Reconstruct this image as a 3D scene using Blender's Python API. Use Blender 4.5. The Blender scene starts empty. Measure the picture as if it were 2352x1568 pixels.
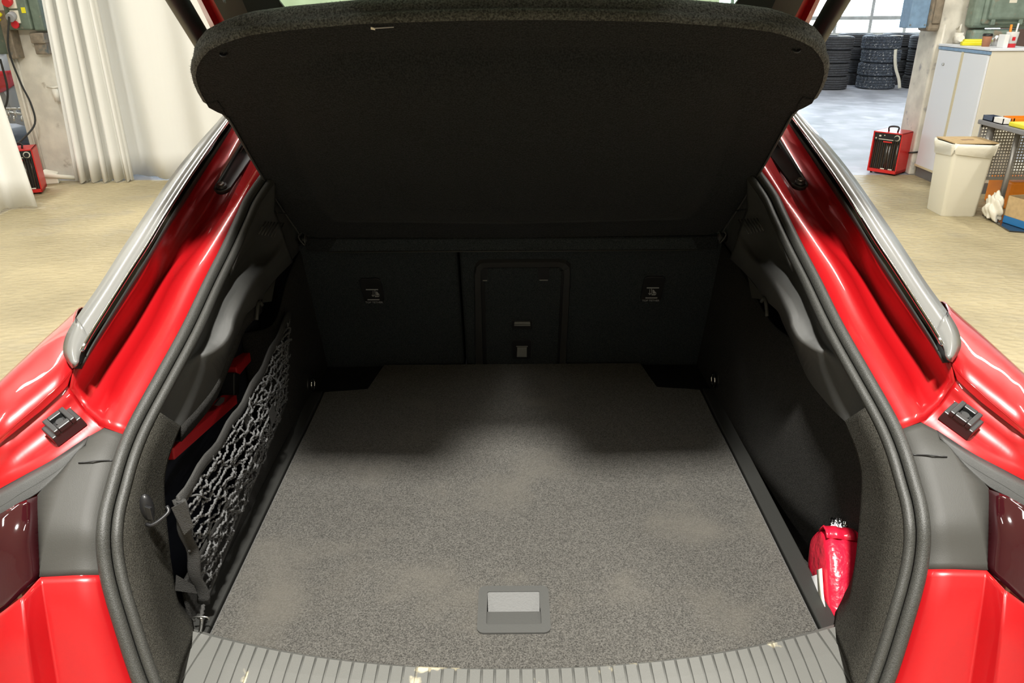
import bpy, bmesh, math, random
from mathutils import Vector, Matrix
from mathutils.geometry import tessellate_polygon
random.seed(7)
SC = bpy.context.scene
COL = SC.collection
# ------------------------------------------------------------------ camera
F = 1750.0; TH = math.radians(24.1); RO = math.radians(.4)
CAM = Vector((0, 0, 1.69))
_r0 = Vector((1, 0, 0)); _u0 = Vector((0, math.sin(TH), math.cos(TH))); FW = Vector((0, math.cos(TH), -math.sin(TH)))
RT = _r0 * math.cos(RO) - _u0 * math.sin(RO); UP = _u0 * math.cos(RO) + _r0 * math.sin(RO)
cd = bpy.data.cameras.new('camera'); cam = bpy.data.objects.new('camera', cd); COL.objects.link(cam)
cd.sensor_width = 36; cd.lens = 36 * F / 2352; cd.clip_start = .02; cd.clip_end = 200
cam.matrix_world = Matrix(((RT.x, UP.x, -FW.x, CAM.x), (RT.y, UP.y, -FW.y, CAM.y), (RT.z, UP.z, -FW.z, CAM.z), (0, 0, 0, 1)))
SC.camera = cam
# ------------------------------------------------------------------ exposure, sky, lamps
SC.view_settings.view_transform = 'Standard'; SC.view_settings.look = 'None'
SC.view_settings.gamma = 1; SC.view_settings.use_curve_mapping = False
SC.view_settings.exposure = 0.0
W = bpy.data.worlds.new('world'); SC.world = W; W.use_nodes = True
W.node_tree.nodes['Background'].inputs[0].default_value = (.78, .89, 1, 1)
W.node_tree.nodes['Background'].inputs[1].default_value = 14.0
# strip lamps under the ceiling: (x, y, z, length, watts, quarter turns)
STRIPS = [(-3.0, .5, 4.2, 1.4, 70, 0), (3.0, .5, 4.2, 1.4, 70, 0), (0, -.37, 4.35, .32, 430, 1),  # last one here: unseen square lamp, fitted to the boot floor's light band
          (-4.2, 4.6, 4.5, 3.0, 148, 0), (-1.2, 4.6, 4.5, 3.0, 108, 0), (2.2, 4.6, 4.5, 3.0, 108, 0), (5.2, 4.4, 4.5, 3.0, 148, 0),
          (-7.2, 9.5, 4.5, 3.0, 200, 0), (6.5, 12, 4.5, 3.0, 200, 0)]
for (x, y, z, L, P, Q_) in STRIPS:
    ld = bpy.data.lights.new('strip_light', 'AREA'); ld.shape = 'RECTANGLE'; ld.size = .26; ld.size_y = L
    ld.energy = P; ld.color = (1, .975, .915)
    lo = bpy.data.objects.new('strip_light', ld); COL.objects.link(lo); lo.location = (x, y, z - .035); lo.rotation_euler = (0, 0, Q_ * math.pi / 2)

# ------------------------------------------------------------------ pixel -> place
def ray(x, y): return FW + RT * ((x - 1176) / F) + UP * ((784 - y) / F)
def az(x, y, z): d = ray(x, y); return CAM + d * ((z - CAM.z) / d.z)
def ay(x, y, Y): d = ray(x, y); return CAM + d * (Y / d.y)
def ax(x, y, X): d = ray(x, y); return CAM + d * (X / d.x)
def apl(x, y, p, n): d = ray(x, y); n = Vector(n); return CAM + d * ((Vector(p) - CAM).dot(n) / d.dot(n))
SEAL = [(.70, .60), (.76, .70), (.81, .80), (.86, .90), (.91, .98), (1.0, 1.05), (1.2, 1.15), (1.7, 1.34), (2.3, 1.55)]
def prof(d):
    n = len(SEAL); out = []
    for i in range(n):
        a = SEAL[max(0, i - 1)]; b = SEAL[min(n - 1, i + 1)]
        t = Vector((b[0] - a[0], b[1] - a[1])).normalized()
        out.append(Vector((SEAL[i][0] - t.y * d, SEAL[i][1] + t.x * d)))
    return out
def ps(x, y, d=0.0):           # pixel onto the tailgate opening surface, d metres outside it
    D = ray(x, y); Q = prof(d); best = None
    for a, b in zip(Q[:-1], Q[1:]):
        e = b - a; det = D.y * -e.y + e.x * D.z
        if abs(det) < 1e-9: continue
        v = Vector((a.x, a.y - CAM.z))
        t = (v.x * -e.y + e.x * v.y) / det; s = (D.y * v.y - D.z * v.x) / det
        if -1e-4 <= s <= 1.0001 and t > 0 and (best is None or t < best): best = t
    if best is None: best = 1.2
    return CAM + D * best
def pnorm(y):                  # outward normal of the opening surface at y
    for a, b in zip(SEAL[:-1], SEAL[1:]):
        if a[0] <= y <= b[0]: break
    t = Vector((0, b[0] - a[0], b[1] - a[1])).normalized()
    return Vector((0, -t.z, t.y))

# ------------------------------------------------------------------ mesh helpers
def link(name, me, mat=None, parent=None, smooth=False):
    o = bpy.data.objects.new(name, me); COL.objects.link(o)
    if mat and not me.materials: me.materials.append(mat)
    if parent: o.parent = parent
    if smooth:
        for p in me.polygons: p.use_smooth = True
    return o
def mesh(name, V, Fc, mat, parent=None, smooth=False, recalc=True):
    me = bpy.data.meshes.new(name); me.from_pydata([tuple(v) for v in V], [], Fc); me.update()
    if recalc:
        bm = bmesh.new(); bm.from_mesh(me); bmesh.ops.recalc_face_normals(bm, faces=bm.faces); bm.to_mesh(me); bm.free()
    return link(name, me, mat, parent, smooth)
def bmobj(name, bm, mat, parent=None, smooth=False):
    bmesh.ops.recalc_face_normals(bm, faces=bm.faces)
    me = bpy.data.meshes.new(name); bm.to_mesh(me); bm.free()
    return link(name, me, mat, parent, smooth)
def tag(o, label, cat, group=None, kind=None):
    if label: o['label'] = label
    if cat: o['category'] = cat
    if group: o['group'] = group
    if kind: o['kind'] = kind
    return o
def empty(name, label, cat, loc=(0, 0, 0), rz=0, group=None):
    o = bpy.data.objects.new(name, None); COL.objects.link(o); o.location = loc; o.rotation_euler = (0, 0, rz); o.empty_display_size = .1
    return tag(o, label, cat, group)
def struct(o): o['kind'] = 'structure'; return o
def bmbox(bm, lo, hi, M=None):
    vs = [bm.verts.new((M @ Vector(c)) if M else Vector(c)) for c in [(x, y, z) for x in (lo[0], hi[0]) for y in (lo[1], hi[1]) for z in (lo[2], hi[2])]]
    for f in ((0, 1, 3, 2), (4, 6, 7, 5), (0, 4, 5, 1), (2, 3, 7, 6), (0, 2, 6, 4), (1, 5, 7, 3)): bm.faces.new([vs[i] for i in f])
    return vs
def box(name, lo, hi, mat, parent=None, bev=0, seg=2, smooth=False):
    bm = bmesh.new(); bmbox(bm, lo, hi)
    if bev: bmesh.ops.bevel(bm, geom=bm.edges[:], offset=bev, segments=seg, affect='EDGES', profile=.5)
    return bmobj(name, bm, mat, parent, smooth)
def hexa(name, P, mat, parent=None, bev=0, seg=2):   # 8 corners: bottom ring, top ring
    bm = bmesh.new(); v = [bm.verts.new(p) for p in P]
    for f in ((0, 1, 2, 3), (7, 6, 5, 4), (0, 4, 5, 1), (1, 5, 6, 2), (2, 6, 7, 3), (3, 7, 4, 0)): bm.faces.new([v[i] for i in f])
    if bev: bmesh.ops.bevel(bm, geom=bm.edges[:], offset=bev, segments=seg, affect='EDGES', profile=.5)
    return bmobj(name, bm, mat, parent)
def lerp(a, b, t): return a + (b - a) * t
def spline(P, n):              # Catmull-Rom through P, resampled to n points by arc length
    P = [Vector(p) for p in P]; out = []
    Q = [P[0] * 2 - P[1]] + P + [P[-1] * 2 - P[-2]]
    for i in range(1, len(Q) - 2):
        a, b, c, d = Q[i - 1], Q[i], Q[i + 1], Q[i + 2]
        for k in range(10):
            t = k / 10
            out.append(.5 * ((2 * b) + (c - a) * t + (2 * a - 5 * b + 4 * c - d) * t * t + (3 * b - a - 3 * c + d) * t ** 3))
    out.append(P[-1]); return resample(out, n)
def resample(P, n):
    L = [0]
    for a, b in zip(P[:-1], P[1:]): L.append(L[-1] + (b - a).length)
    out = []; j = 0
    for k in range(n):
        s = L[-1] * k / (n - 1)
        while j < len(L) - 2 and L[j + 1] < s: j += 1
        d = L[j + 1] - L[j]; out.append(P[j].lerp(P[j + 1], (s - L[j]) / d if d > 1e-9 else 0))
    return out
def loft(name, C, mat, parent=None, smooth=True, closed=False, sub=0):
    n = len(C[0]); V = [p for c in C for p in c]; Fc = []
    for i in range(len(C) - (0 if closed else 1)):
        i2 = (i + 1) % len(C)
        for j in range(n - 1): Fc.append((i * n + j, i * n + j + 1, i2 * n + j + 1, i2 * n + j))
    o = mesh(name, V, Fc, mat, parent, smooth)
    if sub:
        m = o.modifiers.new('s', 'SUBSURF'); m.levels = sub; m.render_levels = sub
    return o
def sheet(name, C, mat, parent=None, th=.003, smooth=True):
    o = loft(name, C, mat, parent, smooth)
    m = o.modifiers.new('t', 'SOLIDIFY'); m.thickness = th; m.offset = 0
    return o
def tubegeo(bm, P, r, seg=8, cap=True, flat=None):
    P = [Vector(p) for p in P]; rings = []; n = len(P); ref = None
    for i in range(n):
        t = (P[min(i + 1, n - 1)] - P[max(i - 1, 0)]).normalized()
        if ref is None: ref = Vector((0, 0, 1)) if abs(t.z) < .9 else Vector((1, 0, 0))
        a = (ref - t * ref.dot(t)).normalized(); b = t.cross(a); ref = a
        rr = r(i / (n - 1)) if callable(r) else r
        rings.append([bm.verts.new(P[i] + (a * math.cos(2 * math.pi * k / seg) + b * math.sin(2 * math.pi * k / seg) * (flat or 1)) * rr) for k in range(seg)])
    for i in range(n - 1):
        for k in range(seg): bm.faces.new((rings[i][k], rings[i][(k + 1) % seg], rings[i + 1][(k + 1) % seg], rings[i + 1][k]))
    if cap: bm.faces.new(rings[0]); bm.faces.new(rings[-1][::-1])
def tube(name, P, r, mat, parent=None, seg=8, flat=None):
    bm = bmesh.new(); tubegeo(bm, P, r, seg, True, flat); return bmobj(name, bm, mat, parent, True)
def cyl(name, a, b, r, mat, parent=None, seg=20, r2=None):
    a = Vector(a); b = Vector(b); r2 = r if r2 is None else r2
    bm = bmesh.new(); tubegeo(bm, [a, b], (lambda t: lerp(r, r2, t)), seg)
    o = bmobj(name, bm, mat, parent)
    for p in o.data.polygons: p.use_smooth = len(p.vertices) == 4
    return o
def lathe(name, prof_, mat, parent=None, seg=32, M=None, close=False):
    V = []; Fc = []; n = len(prof_)
    for k in range(seg):
        a = 2 * math.pi * k / seg
        for r, z in prof_:
            p = Vector((r * math.cos(a), r * math.sin(a), z)); V.append(M @ p if M else p)
    for k in range(seg):
        k2 = (k + 1) % seg
        for j in range(n if close else n - 1):
            j2 = (j + 1) % n
            Fc.append((k * n + j, k2 * n + j, k2 * n + j2, k * n + j2))
    return mesh(name, V, Fc, mat, parent, True)
def plate(name, P, nrm, th, mat, parent=None, bev=0, seg=2):   # polygon P extruded by th along -nrm
    nrm = Vector(nrm).normalized(); bm = bmesh.new()
    top = [bm.verts.new(p) for p in P]; bot = [bm.verts.new(Vector(p) - nrm * th) for p in P]
    f = bm.faces.new(top); bm.faces.new(bot[::-1]); n = len(P)
    for i in range(n): bm.faces.new((top[i], bot[i], bot[(i + 1) % n], top[(i + 1) % n]))
    if bev: bmesh.ops.bevel(bm, geom=list(f.edges), offset=bev, segments=seg, affect='EDGES', profile=.5)
    return bmobj(name, bm, mat, parent)
def rrect(cx, cy, hw, hh, r, n=5):
    out = []
    for sx, sy, a0 in ((1, 1, 0), (-1, 1, 90), (-1, -1, 180), (1, -1, 270)):
        for k in range(n + 1):
            a = math.radians(a0 + 90 * k / n); out.append((cx + sx * (hw - r) + r * math.cos(a), cy + sy * (hh - r) + r * math.sin(a)))
    return out
def ringplate(name, A, B, nrm, th, mat, parent=None):          # frame between outer loop A and inner loop B
    nrm = Vector(nrm).normalized(); n = len(A)
    V = [Vector(p) for p in A] + [Vector(p) for p in B] + [Vector(p) - nrm * th for p in A] + [Vector(p) - nrm * th for p in B]; Fc = []
    for i in range(n):
        j = (i + 1) % n
        Fc += [(i, j, n + j, n + i), (2 * n + i, 3 * n + i, 3 * n + j, 2 * n + j), (i, 2 * n + i, 2 * n + j, j), (n + i, n + j, 3 * n + j, 3 * n + i)]
    return mesh(name, V, Fc, mat, parent)
def copy_tree(o, parent=None):
    c = o.copy(); COL.objects.link(c); c.parent = parent
    for ch in [q for q in bpy.data.objects if q.parent == o]: copy_tree(ch, c)
    return c
def textmesh(name, s, size, M, mat, parent, ext=0.0003):
    cu = bpy.data.curves.new(name, 'FONT'); cu.body = s; cu.size = size; cu.align_x = 'CENTER'; cu.align_y = 'CENTER'; cu.extrude = ext
    t = bpy.data.objects.new(name, cu); COL.objects.link(t)
    me = bpy.data.meshes.new_from_object(t); bpy.data.objects.remove(t); me.transform(M)
    me.materials.clear(); return link(name, me, mat, parent)

# ------------------------------------------------------------------ materials
def mat(name, col, rough=.6, metal=0, coat=0, noise=0, nscale=200, bump=0, bscale=None, spec=.5, sheen=0, detail=3, col2=None, coatr=.03):
    m = bpy.data.materials.new(name); m.use_nodes = True; nt = m.node_tree; b = nt.nodes['Principled BSDF']
    b.inputs['Base Color'].default_value = (*col, 1); b.inputs['Roughness'].default_value = rough; b.inputs['Metallic'].default_value = metal
    b.inputs['Coat Weight'].default_value = coat; b.inputs['Coat Roughness'].default_value = coatr
    b.inputs['Specular IOR Level'].default_value = spec
    if sheen: b.inputs['Sheen Weight'].default_value = sheen; b.inputs['Sheen Roughness'].default_value = .4
    if noise or bump:
        tc = nt.nodes.new('ShaderNodeTexCoord'); n = nt.nodes.new('ShaderNodeTexNoise'); n.inputs['Scale'].default_value = nscale; n.inputs['Detail'].default_value = detail
        nt.links.new(tc.outputs['Object'], n.inputs['Vector'])
        if noise:
            r = nt.nodes.new('ShaderNodeValToRGB'); c2 = col2 or [min(1, c * (1 + noise)) for c in col]
            r.color_ramp.elements[0].position = .35; r.color_ramp.elements[1].position = .68
            r.color_ramp.elements[0].color = (*[c * (1 - noise) for c in col], 1) if not col2 else (*col, 1); r.color_ramp.elements[1].color = (*c2, 1)
            nt.links.new(n.outputs['Fac'], r.inputs['Fac']); nt.links.new(r.outputs['Color'], b.inputs['Base Color'])
        if bump:
            n2 = n
            if bscale:
                n2 = nt.nodes.new('ShaderNodeTexNoise'); n2.inputs['Scale'].default_value = bscale; nt.links.new(tc.outputs['Object'], n2.inputs['Vector'])
            bp = nt.nodes.new('ShaderNodeBump'); bp.inputs['Strength'].default_value = bump; bp.inputs['Distance'].default_value = .004
            nt.links.new(n2.outputs['Fac'], bp.inputs['Height']); nt.links.new(bp.outputs['Normal'], b.inputs['Normal'])
    return m
def glass(name, col, alpha_mix=.15, rough=.02):
    m = bpy.data.materials.new(name); m.use_nodes = True; nt = m.node_tree; nt.nodes.remove(nt.nodes['Principled BSDF'])
    tr = nt.nodes.new('ShaderNodeBsdfTransparent'); tr.inputs[0].default_value = (*col, 1)
    gl = nt.nodes.new('ShaderNodeBsdfGlossy'); gl.inputs['Roughness'].default_value = rough
    mx = nt.nodes.new('ShaderNodeMixShader'); mx.inputs[0].default_value = .06; nt.links.new(tr.outputs[0], mx.inputs[1]); nt.links.new(gl.outputs[0], mx.inputs[2])
    nt.links.new(mx.outputs[0], nt.nodes['Material Output'].inputs[0]); return m
def worn(m, col, scale, lo, hi, seed=0):   # blotchy wear of another colour over a material's own colour
    nt = m.node_tree; b = nt.nodes['Principled BSDF']
    tc = nt.nodes.new('ShaderNodeTexCoord'); mp = nt.nodes.new('ShaderNodeMapping'); mp.inputs['Location'].default_value = (seed, seed * .7, seed * 1.3)
    n = nt.nodes.new('ShaderNodeTexNoise'); n.inputs['Scale'].default_value = scale; n.inputs['Detail'].default_value = 5
    r = nt.nodes.new('ShaderNodeValToRGB'); r.color_ramp.elements[0].position = lo; r.color_ramp.elements[1].position = hi
    r.color_ramp.elements[0].color = (0, 0, 0, 1); r.color_ramp.elements[1].color = (1, 1, 1, 1)
    mx = nt.nodes.new('ShaderNodeMix'); mx.data_type = 'RGBA'; mx.inputs[7].default_value = (*col, 1)
    src = b.inputs['Base Color']
    if src.is_linked: nt.links.new(src.links[0].from_socket, mx.inputs[6])
    else: mx.inputs[6].default_value = src.default_value[:]
    nt.links.new(tc.outputs['Object'], mp.inputs[0]); nt.links.new(mp.outputs[0], n.inputs['Vector']); nt.links.new(n.outputs['Fac'], r.inputs[0]); nt.links.new(r.outputs[0], mx.inputs[0]); nt.links.new(mx.outputs[2], src)
    return m
M = {}
M['paint'] = mat('red_paint', (.41, .005, .008), .34, .2, 1.0)
M['rubber'] = mat('black_rubber', (.022, .022, .02), .55, bump=.15, nscale=900, spec=.4)
M['seal'] = mat('seal_rubber', (.036, .036, .032), .5, noise=.3, nscale=600, bump=.2, spec=.5)
M['plastic'] = mat('trim_plastic', (.058, .058, .055), .55, bump=.25, nscale=1200, spec=.5)
M['gplastic'] = mat('grey_plastic', (.048, .047, .042), .55, bump=.12, nscale=900, spec=.35)
M['dplastic'] = mat('dark_plastic', (.012, .012, .013), .4, spec=.5)
M['carpet'] = worn(mat('boot_carpet', (.082, .078, .070), 1, noise=.55, nscale=420, bump=.7, spec=.1, sheen=.12, detail=6), (.115, .106, .09), 6, .55, .85)
M['wallcarpet'] = mat('wall_carpet', (.030, .029, .027), 1, noise=.5, nscale=520, bump=.6, spec=.1, detail=6)
M['flangecarpet'] = worn(mat('flange_carpet', (.038, .036, .030), 1, noise=.55, nscale=480, bump=.6, spec=.1, detail=6), (.2, .16, .1), 11, .70, .76, 3)
M['seatcarpet'] = mat('seat_carpet', (.031, .036, .038), 1, noise=.5, nscale=520, bump=.5, spec=.1)
M['shelf'] = mat('shelf_felt', (.019, .0205, .0215), 1, noise=.4, nscale=350, bump=.6, spec=.1, sheen=.05)
M['fuzz'] = mat('shelf_pile', (.07, .073, .066), 1, noise=.6, nscale=300, bump=1, spec=.1, sheen=.12, detail=6)
M['sill'] = worn(mat('sill_plastic', (.125, .125, .115), .45, bump=.15, nscale=900), (.48, .43, .3), 9, .615, .645, 1)
M['handle'] = mat('handle_plastic', (.066, .066, .062), .55, bump=.1, nscale=300)
M['navy'] = mat('pocket_plastic', (.010, .012, .020), .6, bump=.3, nscale=700)
M['gloss'] = mat('gloss_black', (.012, .012, .012), .07, coat=1, spec=.6)
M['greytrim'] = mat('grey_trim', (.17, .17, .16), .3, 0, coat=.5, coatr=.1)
M['latch'] = mat('latch_plastic', (.2, .2, .19), .45)
M['chrome'] = mat('chrome', (.75, .75, .75), .12, 1)
M['steel'] = mat('steel', (.55, .55, .53), .3, 1)
M['lamp'] = mat('dark_red_lens', (.03, .004, .006), .08, coat=1)
M['damper'] = mat('damper_plastic', (.03, .03, .03), .35)
M['red_plastic'] = mat('red_case', (.55, .012, .018), .45)
M['foil'] = mat('red_foil', (.58, .01, .035), .3, bump=1, nscale=45, coat=.4, detail=3, coatr=.12)
M['silver'] = mat('silver_foil', (.7, .7, .72), .15, 1, bump=1, nscale=120)
M['paper'] = mat('white_paper', (.75, .72, .6), .6)
M['glass'] = glass('green_tint_glass', (.80, .93, .80))
M['pane'] = glass('window_pane', (.97, .99, 1))
M['print'] = mat('grey_print', (.35, .35, .35), .6)
M['net'] = mat('net_cord', (.10, .10, .10), .8, noise=.5, nscale=700)
M['webbing'] = mat('net_webbing', (.032, .031, .029), .75, bump=.5, nscale=600)
# ==================================================================  the hall
def floormat():
    m = mat('epoxy_floor', (.40, .338, .205), .5, noise=.16, nscale=1.3, detail=6, spec=.35)
    m = worn(m, (.30, .27, .21), 2.2, .58, .85, 4)
    nt = m.node_tree; b = nt.nodes['Principled BSDF']; tc = nt.nodes.new('ShaderNodeTexCoord')
    v = nt.nodes.new('ShaderNodeTexVoronoi'); v.inputs['Scale'].default_value = 16; mp = nt.nodes.new('ShaderNodeMapping'); mp.inputs['Scale'].default_value = (1, 1.7, 1)
    nt.links.new(tc.outputs['Object'], mp.inputs[0]); nt.links.new(mp.outputs[0], v.inputs['Vector'])
    bp = nt.nodes.new('ShaderNodeBump'); bp.inputs['Strength'].default_value = 1; bp.inputs['Distance'].default_value = .012
    nt.links.new(v.outputs['Distance'], bp.inputs['Height']); nt.links.new(bp.outputs['Normal'], b.inputs['Normal'])
    return m
M['floor'] = floormat()
M['concrete'] = worn(mat('far_concrete', (.33, .34, .38), .5, noise=.25, nscale=1.6, detail=7, spec=.4), (.47, .48, .52), 3, .5, .7, 2)
M['wall'] = mat('plaster', (.72, .71, .66), .8, noise=.06, nscale=3)
M['column'] = worn(mat('whitewash', (.80, .77, .68), .8, noise=.12, nscale=6, bump=.3, bscale=40, detail=6), (.36, .31, .23), 5, .64, .74, 5)
M['ceil'] = mat('ceiling_paint', (.62, .62, .60), .9)
X0, X1, Y0, Y1, ZC = -11, 13, -6, 20.4, 5.0
struct(mesh('floor', [(X0, Y0, 0), (X1, Y0, 0), (X1, 7.98, 0), (X0, 7.98, 0)], [(0, 1, 2, 3)], M['floor']))
struct(mesh('floor_far', [(X0, 7.98, 0), (X1, 7.98, 0), (X1, Y1, 0), (X0, Y1, 0)], [(0, 1, 2, 3)], M['concrete']))
struct(box('ceiling', (X0, Y0, ZC), (X1, Y1, ZC + .1), M['ceil']))
struct(box('wall_left', (X0 - .2, Y0, 0), (X0, Y1, ZC), M['wall']))
struct(box('wall_right', (X1, Y0, 0), (X1 + .2, Y1, ZC), M['wall']))
struct(box('wall_rear', (X0, Y0 - .2, 0), (X1, Y0, ZC), M['wall']))
# far wall with two window bands
fw = struct(bpy.data.objects.new('wall_far', None)); COL.objects.link(fw)
WS, WT = .86, 3.8
def farwall(x0, x1, z0, z1): box('wall_panel', (x0, Y1, z0), (x1, Y1 + .2, z1), M['wall'], fw)
BANDS = [(-10.3, -5.2), (4.6, 12.4)]
farwall(X0, X1, 0, WS); farwall(X0, X1, WT, ZC)
for a, b in ((X0, BANDS[0][0]), (BANDS[0][1], BANDS[1][0]), (BANDS[1][1], X1)): farwall(a, b, WS, WT)
M['frame'] = mat('window_frame', (.62, .60, .55), .6, noise=.1, nscale=8)
for wi, (a, b) in enumerate(BANDS):
    w = struct(bpy.data.objects.new('window_%d' % (wi + 1), None)); COL.objects.link(w); w.location = (0, 0, 0)
    n = round((b - a) / .87); st = (b - a) / n
    if wi == 1: a0 = 8.56 - 5 * .87; st = .87
    xs = [a + st * k for k in range(n + 1)]
    zs = [WS, 1.24, 2.2, 3.0, WT]
    for x in xs: box('mullion', (x - .04, Y1 + .05, WS), (x + .04, Y1 + .13, WT), M['frame'], w)
    for z in zs: box('transom', (xs[0], Y1 + .045, z - .045), (xs[-1], Y1 + .135, z + .045), M['frame'], w)
    pm = None
    for i in range(n):
        for j in range(len(zs) - 1):
            box('pane', (xs[i] + .04, Y1 + .085, zs[j] + .045), (xs[i + 1] - .04, Y1 + .091, zs[j + 1] - .045), M['pane'], w)
# lamp housings
M['housing'] = mat('lamp_housing', (.8, .8, .8), .5)
LAMPS = ['strip lamp left of the open boot', 'strip lamp right of the open boot', 'small unseen square lamp placed to light the open boot', 'strip lamp over the floor before the folded curtain', 'strip lamp over the roof of the red car', 'strip lamp right of the red car roof', 'strip lamp over the cream waste bin', 'strip lamp over the parked grey car', 'strip lamp over the far tyre stacks']
for i, (x, y, z, L, P, Q_) in enumerate(STRIPS):
    t = empty('ceiling_strip_lamp', LAMPS[i], 'lamp', (x, y, z), Q_ * math.pi / 2, 'ceiling strip lamps')
    box('housing', (-.16, -L / 2 - .05, -.03), (.16, L / 2 + .05, .05), M['housing'], t, .01)
    for s in (-1, 1): cyl('suspension_rod', (0, s * L * .4, .05), (0, s * L * .4, ZC - z), .008, M['steel'], t, 8)

# ==================================================================  curtains
M['curtain'] = mat('white_curtain', (.80, .80, .76), .75, spec=.3)
def curtain(name, path, z1, folds, mat_, label, hem=.018):
    n = len(path); rows = [hem, hem + .25, .7, 1.2, 1.8, 2.6, z1]
    C = []
    for z in rows:
        C.append([Vector((p[0] + folds(i, z)[0], p[1] + folds(i, z)[1], z + (0.012 * math.sin(i * .9) if z == hem else 0))) for i, p in enumerate(path)])
    o = sheet(name, C, mat_, None, .004); return tag(o, label, 'curtain')
N = 90
path = [(lerp(-4.49, -3.92, i / N), lerp(7.86, 7.93, i / N)) for i in range(N + 1)]
curtain('hall_curtain', path, 4.2, lambda i, z: (.02 * math.sin(i * .55) + .05 * z * (1 - i / 90), .055 * math.sin(i * .36 + .2 * math.sin(z)) + .02 * math.sin(i * .9)), M['curtain'], 'white curtain bunched into tight folds beside the whitewashed column')
path = [(lerp(-4.06, 2.0, i / 160), 8.03 + .02 * math.sin(i * .1)) for i in range(161)]
curtain('hall_curtain', path, 4.2, lambda i, z: (0, .075 * math.sin(i * .42 + .5 * math.sin(z * .6)) + .04 * math.sin(i * .17 + 1)), M['curtain'], 'wide white curtain hanging in soft waves behind the red car')
N = 60
path = [(lerp(-5.4, -4.33, i / N), lerp(5.7, 6.85, i / N)) for i in range(N + 1)]
curtain('hall_curtain', path, 4.2, lambda i, z: (-.05 * math.sin(i * .5) - .09 * z, .05 * math.sin(i * .5) + .03 * z), M['curtain'], 'white curtain edge hanging at the far left of the picture', .02)

# ==================================================================  left column, boxes, heater, grey car
def colbox(name, lo, hi, label):
    o = box(name, lo, hi, M['column'], None, .02); tag(o, label, 'column'); return struct(o)
cl = bpy.data.objects.new('column_1', None); COL.objects.link(cl); struct(cl)
box('shaft', (-5.02, 8.1, 0), (-4.5, 8.6, ZC), M['column'], cl, .02)
for dx in (0, .04): cyl('conduit', (-4.955 + dx, 8.09, .02), (-4.955 + dx, 8.09, 1.3), .012, M['column'], cl, 8)
M['greenmetal'] = worn(mat('green_enamel', (.13, .17, .13), .45, noise=.15, nscale=15), (.3, .24, .17), 14, .62, .7, 6)
M['rustmetal'] = worn(mat('brown_enamel', (.23, .19, .14), .6, noise=.2, nscale=20), (.1, .12, .12), 12, .6, .7, 2)
M['bluemetal'] = mat('blue_grey_enamel', (.20, .32, .48), .45, noise=.1, nscale=20)
M['redplug'] = mat('red_socket', (.6, .02, .03), .4)
M['greyplug'] = mat('grey_plug', (.35, .36, .38), .5)
M['yellow'] = mat('yellow_plastic', (.75, .68, .02), .45)
M['orange'] = mat('orange_plastic', (.85, .25, .01), .45)
t = empty('socket_box', 'green metal socket box with red round sockets on the left column', 'electrical box', (-4.66, 8.1, 1.48))
box('body', (-.17, -.16, -.02), (.06, 0, .36), M['greenmetal'], t, .015)
box('side_cover', (.06, -.13, -.03), (.16, 0, .36), M['greenmetal'], t, .015)
box('label_sticker', (-.0, -.163, .13), (.04, -.158, .18), M['yellow'], t)
for z, m in ((.23, 'redplug'), (.1, 'greyplug')):
    s = box('socket_plate', (-.11, -.175, z - .06), (-.03, -.155, z + .055), M['paper'], t, .006)
    cyl('socket', (-.085, -.17, z + .01), (-.085, -.23, z - .01), .04, M[m], t, 16)
cyl('socket_flap', (-.08, -.17, .03), (-.08, -.19, .03), .035, M['redplug'], t, 16)
t = empty('junction_box', 'small brown junction box under the green socket box', 'electrical box', (-4.6, 8.1, 1.235))
box('body', (-.06, -.1, 0), (.06, 0, .12), M['rustmetal'], t, .01); box('lid', (-.07, -.12, .1), (.07, 0, .2), M['rustmetal'], t, .012)
t = empty('switch_box', 'green and brown switch box on the hidden side of the left column', 'electrical box', (-4.93, 8.1, 1.22))
box('body', (-.3, -.1, .02), (.02, .02, .42), M['greenmetal'], t, .015); box('mounting_plate', (.02, -.14, -.02), (.10, 0, .42), M['rustmetal'], t, .01)
o = empty('pipe_tap', 'cream painted pipe valve fixed on the left column', 'valve', (-4.58, 8.1, .85))
cyl('valve_body', (0, -.05, -.06), (0, -.05, .06), .03, M['column'], o); tube('valve_handle', [(-.07, -.06, .08), (0, -.07, .07), (.09, -.05, .09)], .012, M['column'], o)
tube('hose', [(.04, -.04, .05), (.07, -.05, -.1), (.1, -.03, -.5), (.12, -.04, -.8)], .007, M['rustmetal'], o)
o = tube('power_cable', spline([(-4.75, 7.87, 1.58), (-4.79, 7.8, 1.3), (-4.76, 7.8, 1.0), (-4.68, 7.75, .8), (-4.66, 7.7, .62), (-4.72, 7.55, .5), (-4.76, 7.42, .45)], 40), .009, M['rubber'])
tag(o, 'black power cable looping from the green socket box to the heater', 'cable')
o = tube('rubber_hose', spline([(-4.99, 7.95, 1.2), (-5.0, 7.95, .9), (-5.08, 7.9, .7), (-5.3, 7.7, .45)], 24), .01, M['rubber']); tag(o, 'black cable hanging left of the white column', 'cable')
t = empty('water_taps', 'row of small brass taps on a pipe beside the left column', 'taps', (-5.2, 8.3, .6))
tube('pipe', [(-.15, 0, .06), (0, 0, .04), (.18, 0, .02)], .015, M['steel'], t)
for x in (-.06, .01, .09):
    cyl('tap_body', (x, -.02, 0), (x, -.02, .08), .014, M['steel'], t); box('tap_handle', (x - .035, -.03, .08), (x + .035, -.01, .1), M['steel'], t, .005)
    tube('spout', [(x, -.02, .02), (x, -.06, .01), (x, -.07, -.03)], .01, M['steel'], t)

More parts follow.
